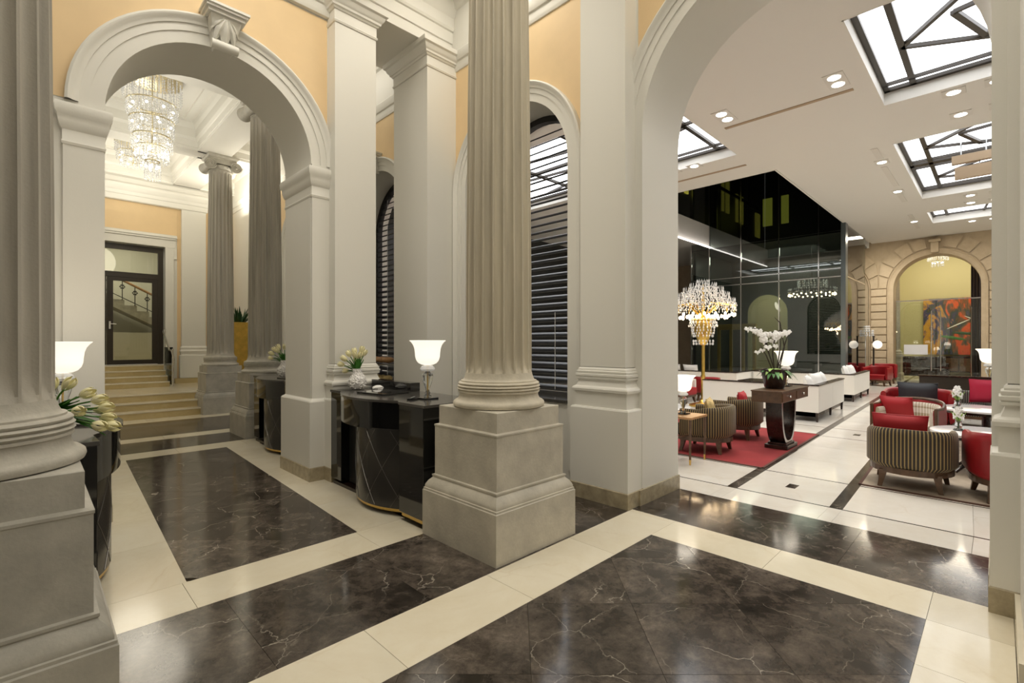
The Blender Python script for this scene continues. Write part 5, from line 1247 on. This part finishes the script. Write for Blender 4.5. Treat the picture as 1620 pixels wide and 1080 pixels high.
# floor lamps beside the far chairs
for x, y, lab in ((23.95, 4.20, 'slim floor lamp with a glowing glass globe left of the far armchairs'), (23.75, 3.52, 'slim floor lamp with a glowing glass globe against the stone pier')):
    t = thing('floor_lamp', lab, 'lamp', (x, y, 0), 0, 'globe floor lamps at the far end'); MB().lathe([(.16, 0), (.16, .03), (.03, .05), (.03, 1.85), (.05, 1.9)], 14).build('pole', 'dark_frame', t, smooth=40); MB().ball((0, -.12, 1.55), .16, 14, 10).build('globe', 'lamp_shade', t, smooth=60); MB().tube([(0, 0, 1.7), (0, -.12, 1.78), (0, -.12, 1.7)], .012).build('arm', 'dark_frame', t)
ch = thing('crystal_lamp', 'small crystal-topped standing lamp between the floor lamps', 'lamp', (24.06, 3.84, 0)); MB().lathe([(.2, 0), (.2, .03), (.025, .06), (.025, 1.95)], 14).build('pole', 'chrome', ch, smooth=40); c = MB(); crystal_ring(c, .26, 2.10, 18, .2, .03, .03); crystal_ring(c, .14, 2.28, 12, .2, .03, .03); x = c.build('crystal_drops', 'crystal', ch); x['kind'] = 'stuff'; MB().lathe([(.26, 1.93), (.28, 1.95), (.03, 1.97)], 20).build('dish', 'chrome', ch, smooth=40)
# gold revolving door in the lobby and a second chandelier there
rd = thing('revolving_door', 'gold-framed glass entrance door inside the dark lobby', 'door', (22.0, 8.15, 0))
for y in (-.75, .22, .75, -.30): MB().box(-.05, .05, y-.06, y+.06, 0, 2.2).build('post', 'gold_lit', rd, bevel=.01)
MB().box(-.08, .08, -.82, .82, 2.2, 2.45).build('header', 'gold_lit', rd, bevel=.01)
for y0, y1 in ((-.68, -.37), (-.23, .15), (.29, .68)): MB().box(-.008, .008, y0, y1, .05, 2.18).build('pane', 'pane', rd)
lc2 = thing('lobby_chandelier', 'dim ring chandelier with small lights behind the glass wall', 'chandelier', (22.0, 5.25, 3.55)); bl = MB(); c = MB()
for k in range(30): a = 2*PI*k/30; bl.ball((.8*math.cos(a), .8*math.sin(a), -.04*(k % 2)), .030, 6, 5)
crystal_ring(c, .8, .2, 40, .16, .04, .03); crystal_ring(c, .5, .5, 30, .2, .04, .03)
x = bl.build('bulbs', 'bulb', lc2, smooth=60); x['kind'] = 'stuff'; x = c.build('crystal_drops', 'crystal', lc2); x['kind'] = 'stuff'; MB().tube([(0, 0, .5), (0, 0, 1.94)], .015).build('rod', 'dark_frame', lc2)
MB().ring_loft([[(a*math.cos(2*PI*q/30), a*math.sin(2*PI*q/30), b) for a, b in ((.78, .1), (.82, .1), (.82, .14), (.78, .14))] for q in range(31)], True, False).build('ring', 'dark_frame', lc2)
# picture frames at the right edge of the lounge
for k, (z0, z1, lab) in enumerate(((1.9, 2.65, 'gold-framed wall panel at the right jamb, lower one'), (2.8, 3.7, 'gold-framed wall panel at the right jamb, upper one'))):
    t = thing('wall_panel', lab, 'wall panel', (17.2, -.38, z0)); MB().box(-.03, .03, -.02, .50, 0, z1-z0).build('frame', 'gold', t)
    MB().box(-.04, -.03, .03, .45, .05, z1-z0-.05).build('face', 'brass', t)
    MB().box(.03, .06, .2, .26, -z0 if k == 0 else -.2, z1-z0).build('mount', 'dark_frame', t)
# brown panel box hanging under the second skylight
bp = thing('ceiling_box', 'brown boxed panel hanging under the middle skylight at the right', 'ceiling panel', (14.6, .30, 5.35)); MB().box(-.06, .06, -.35, .45, .22, .40).build('frame', 'taupe', bp); MB().box(-.05, .05, -.25, .40, -.12, .14).build('panel', 'taupe', bp); MB().box(-.06, .06, -.35, -.27, -.15, .40).build('side', 'dark_frame', bp)
MB().tube([(0, -.1, .40), (0, -.1, .71)], .012).tube([(0, .3, .40), (0, .3, .71)], .012).tube([(0, 0, .14), (0, 0, .22)], .012).build('hanger', 'steel', bp)
# twin downlights
for k, (x, y, al, lab) in enumerate(((9.14, 1.84, 0, 'twin downlight at the right end of the ceiling slot'), (9.12, 3.59, 0, 'twin downlight at the left end of the ceiling slot'), (10.95, .28, 1, 'twin downlight just beyond the first skylight'), (12.1, .24, 1, 'twin downlight before the middle skylight'),
        (14.0, 1.92, 2, 'square downlight in the ceiling strip, nearest of three'), (17.0, 1.98, 2, 'square downlight in the ceiling strip, middle of three'), (21.6, 2.07, 2, 'square downlight in the ceiling strip, farthest of three'), (11.15, 5.35, 1, 'twin downlight at the left beside the arch jamb'), (18.9, .32, 1, 'twin downlight beyond the middle skylight, nearer'), (19.9, .34, 1, 'twin downlight beyond the middle skylight, farther'), (22.9, .40, 1, 'twin downlight beyond the last skylight'))):
    t = thing('downlight', lab, 'downlight', (x, y, ZC), 0, 'recessed ceiling downlights')
    if al == 0: cs_ = [(-.14, 0), (.14, 0)]; MB().box(-.28, .28, -.14, .14, -.012, 0).build('frame', 'ceiling_paint', t)
    elif al == 1: cs_ = [(0, -.26), (0, .26)]; [MB().box(-.15, .15, dy-.15, dy+.15, -.012, 0).build('frame', 'ceiling_paint', t) for dy in (-.26, .26)]
    else: cs_ = [(0, 0)]; MB().box(-.16, .16, -.13, .13, -.012, 0).build('frame', 'ceiling_paint', t)
    for dx, dy in cs_: MB().lathe([(.088, -.016), (.088, -.0125)], 18, (dx, dy)).build('lens', 'led', t)
for (x, y) in ((7.3, 1.0), (8.2, 3.2), (12.2, 4.4), (15., 2.6), (19., 2.5), (23.4, 3.0)): area_light('lounge_fill', (x, y, ZC-.05), 1.6, 1.6, 55, (1, .95, .86), spread=120)  # broad ceiling fill added for the lounge, not placed at the downlights
for (x, y) in ((22.5, 1.0), (23.0, 3.2)): area_light('far_end_area_light', (x, y, ZC-.06), .6, 1.2, 60, (1, .88, .68))  # area lights below the ceiling near the far wall, without fixtures
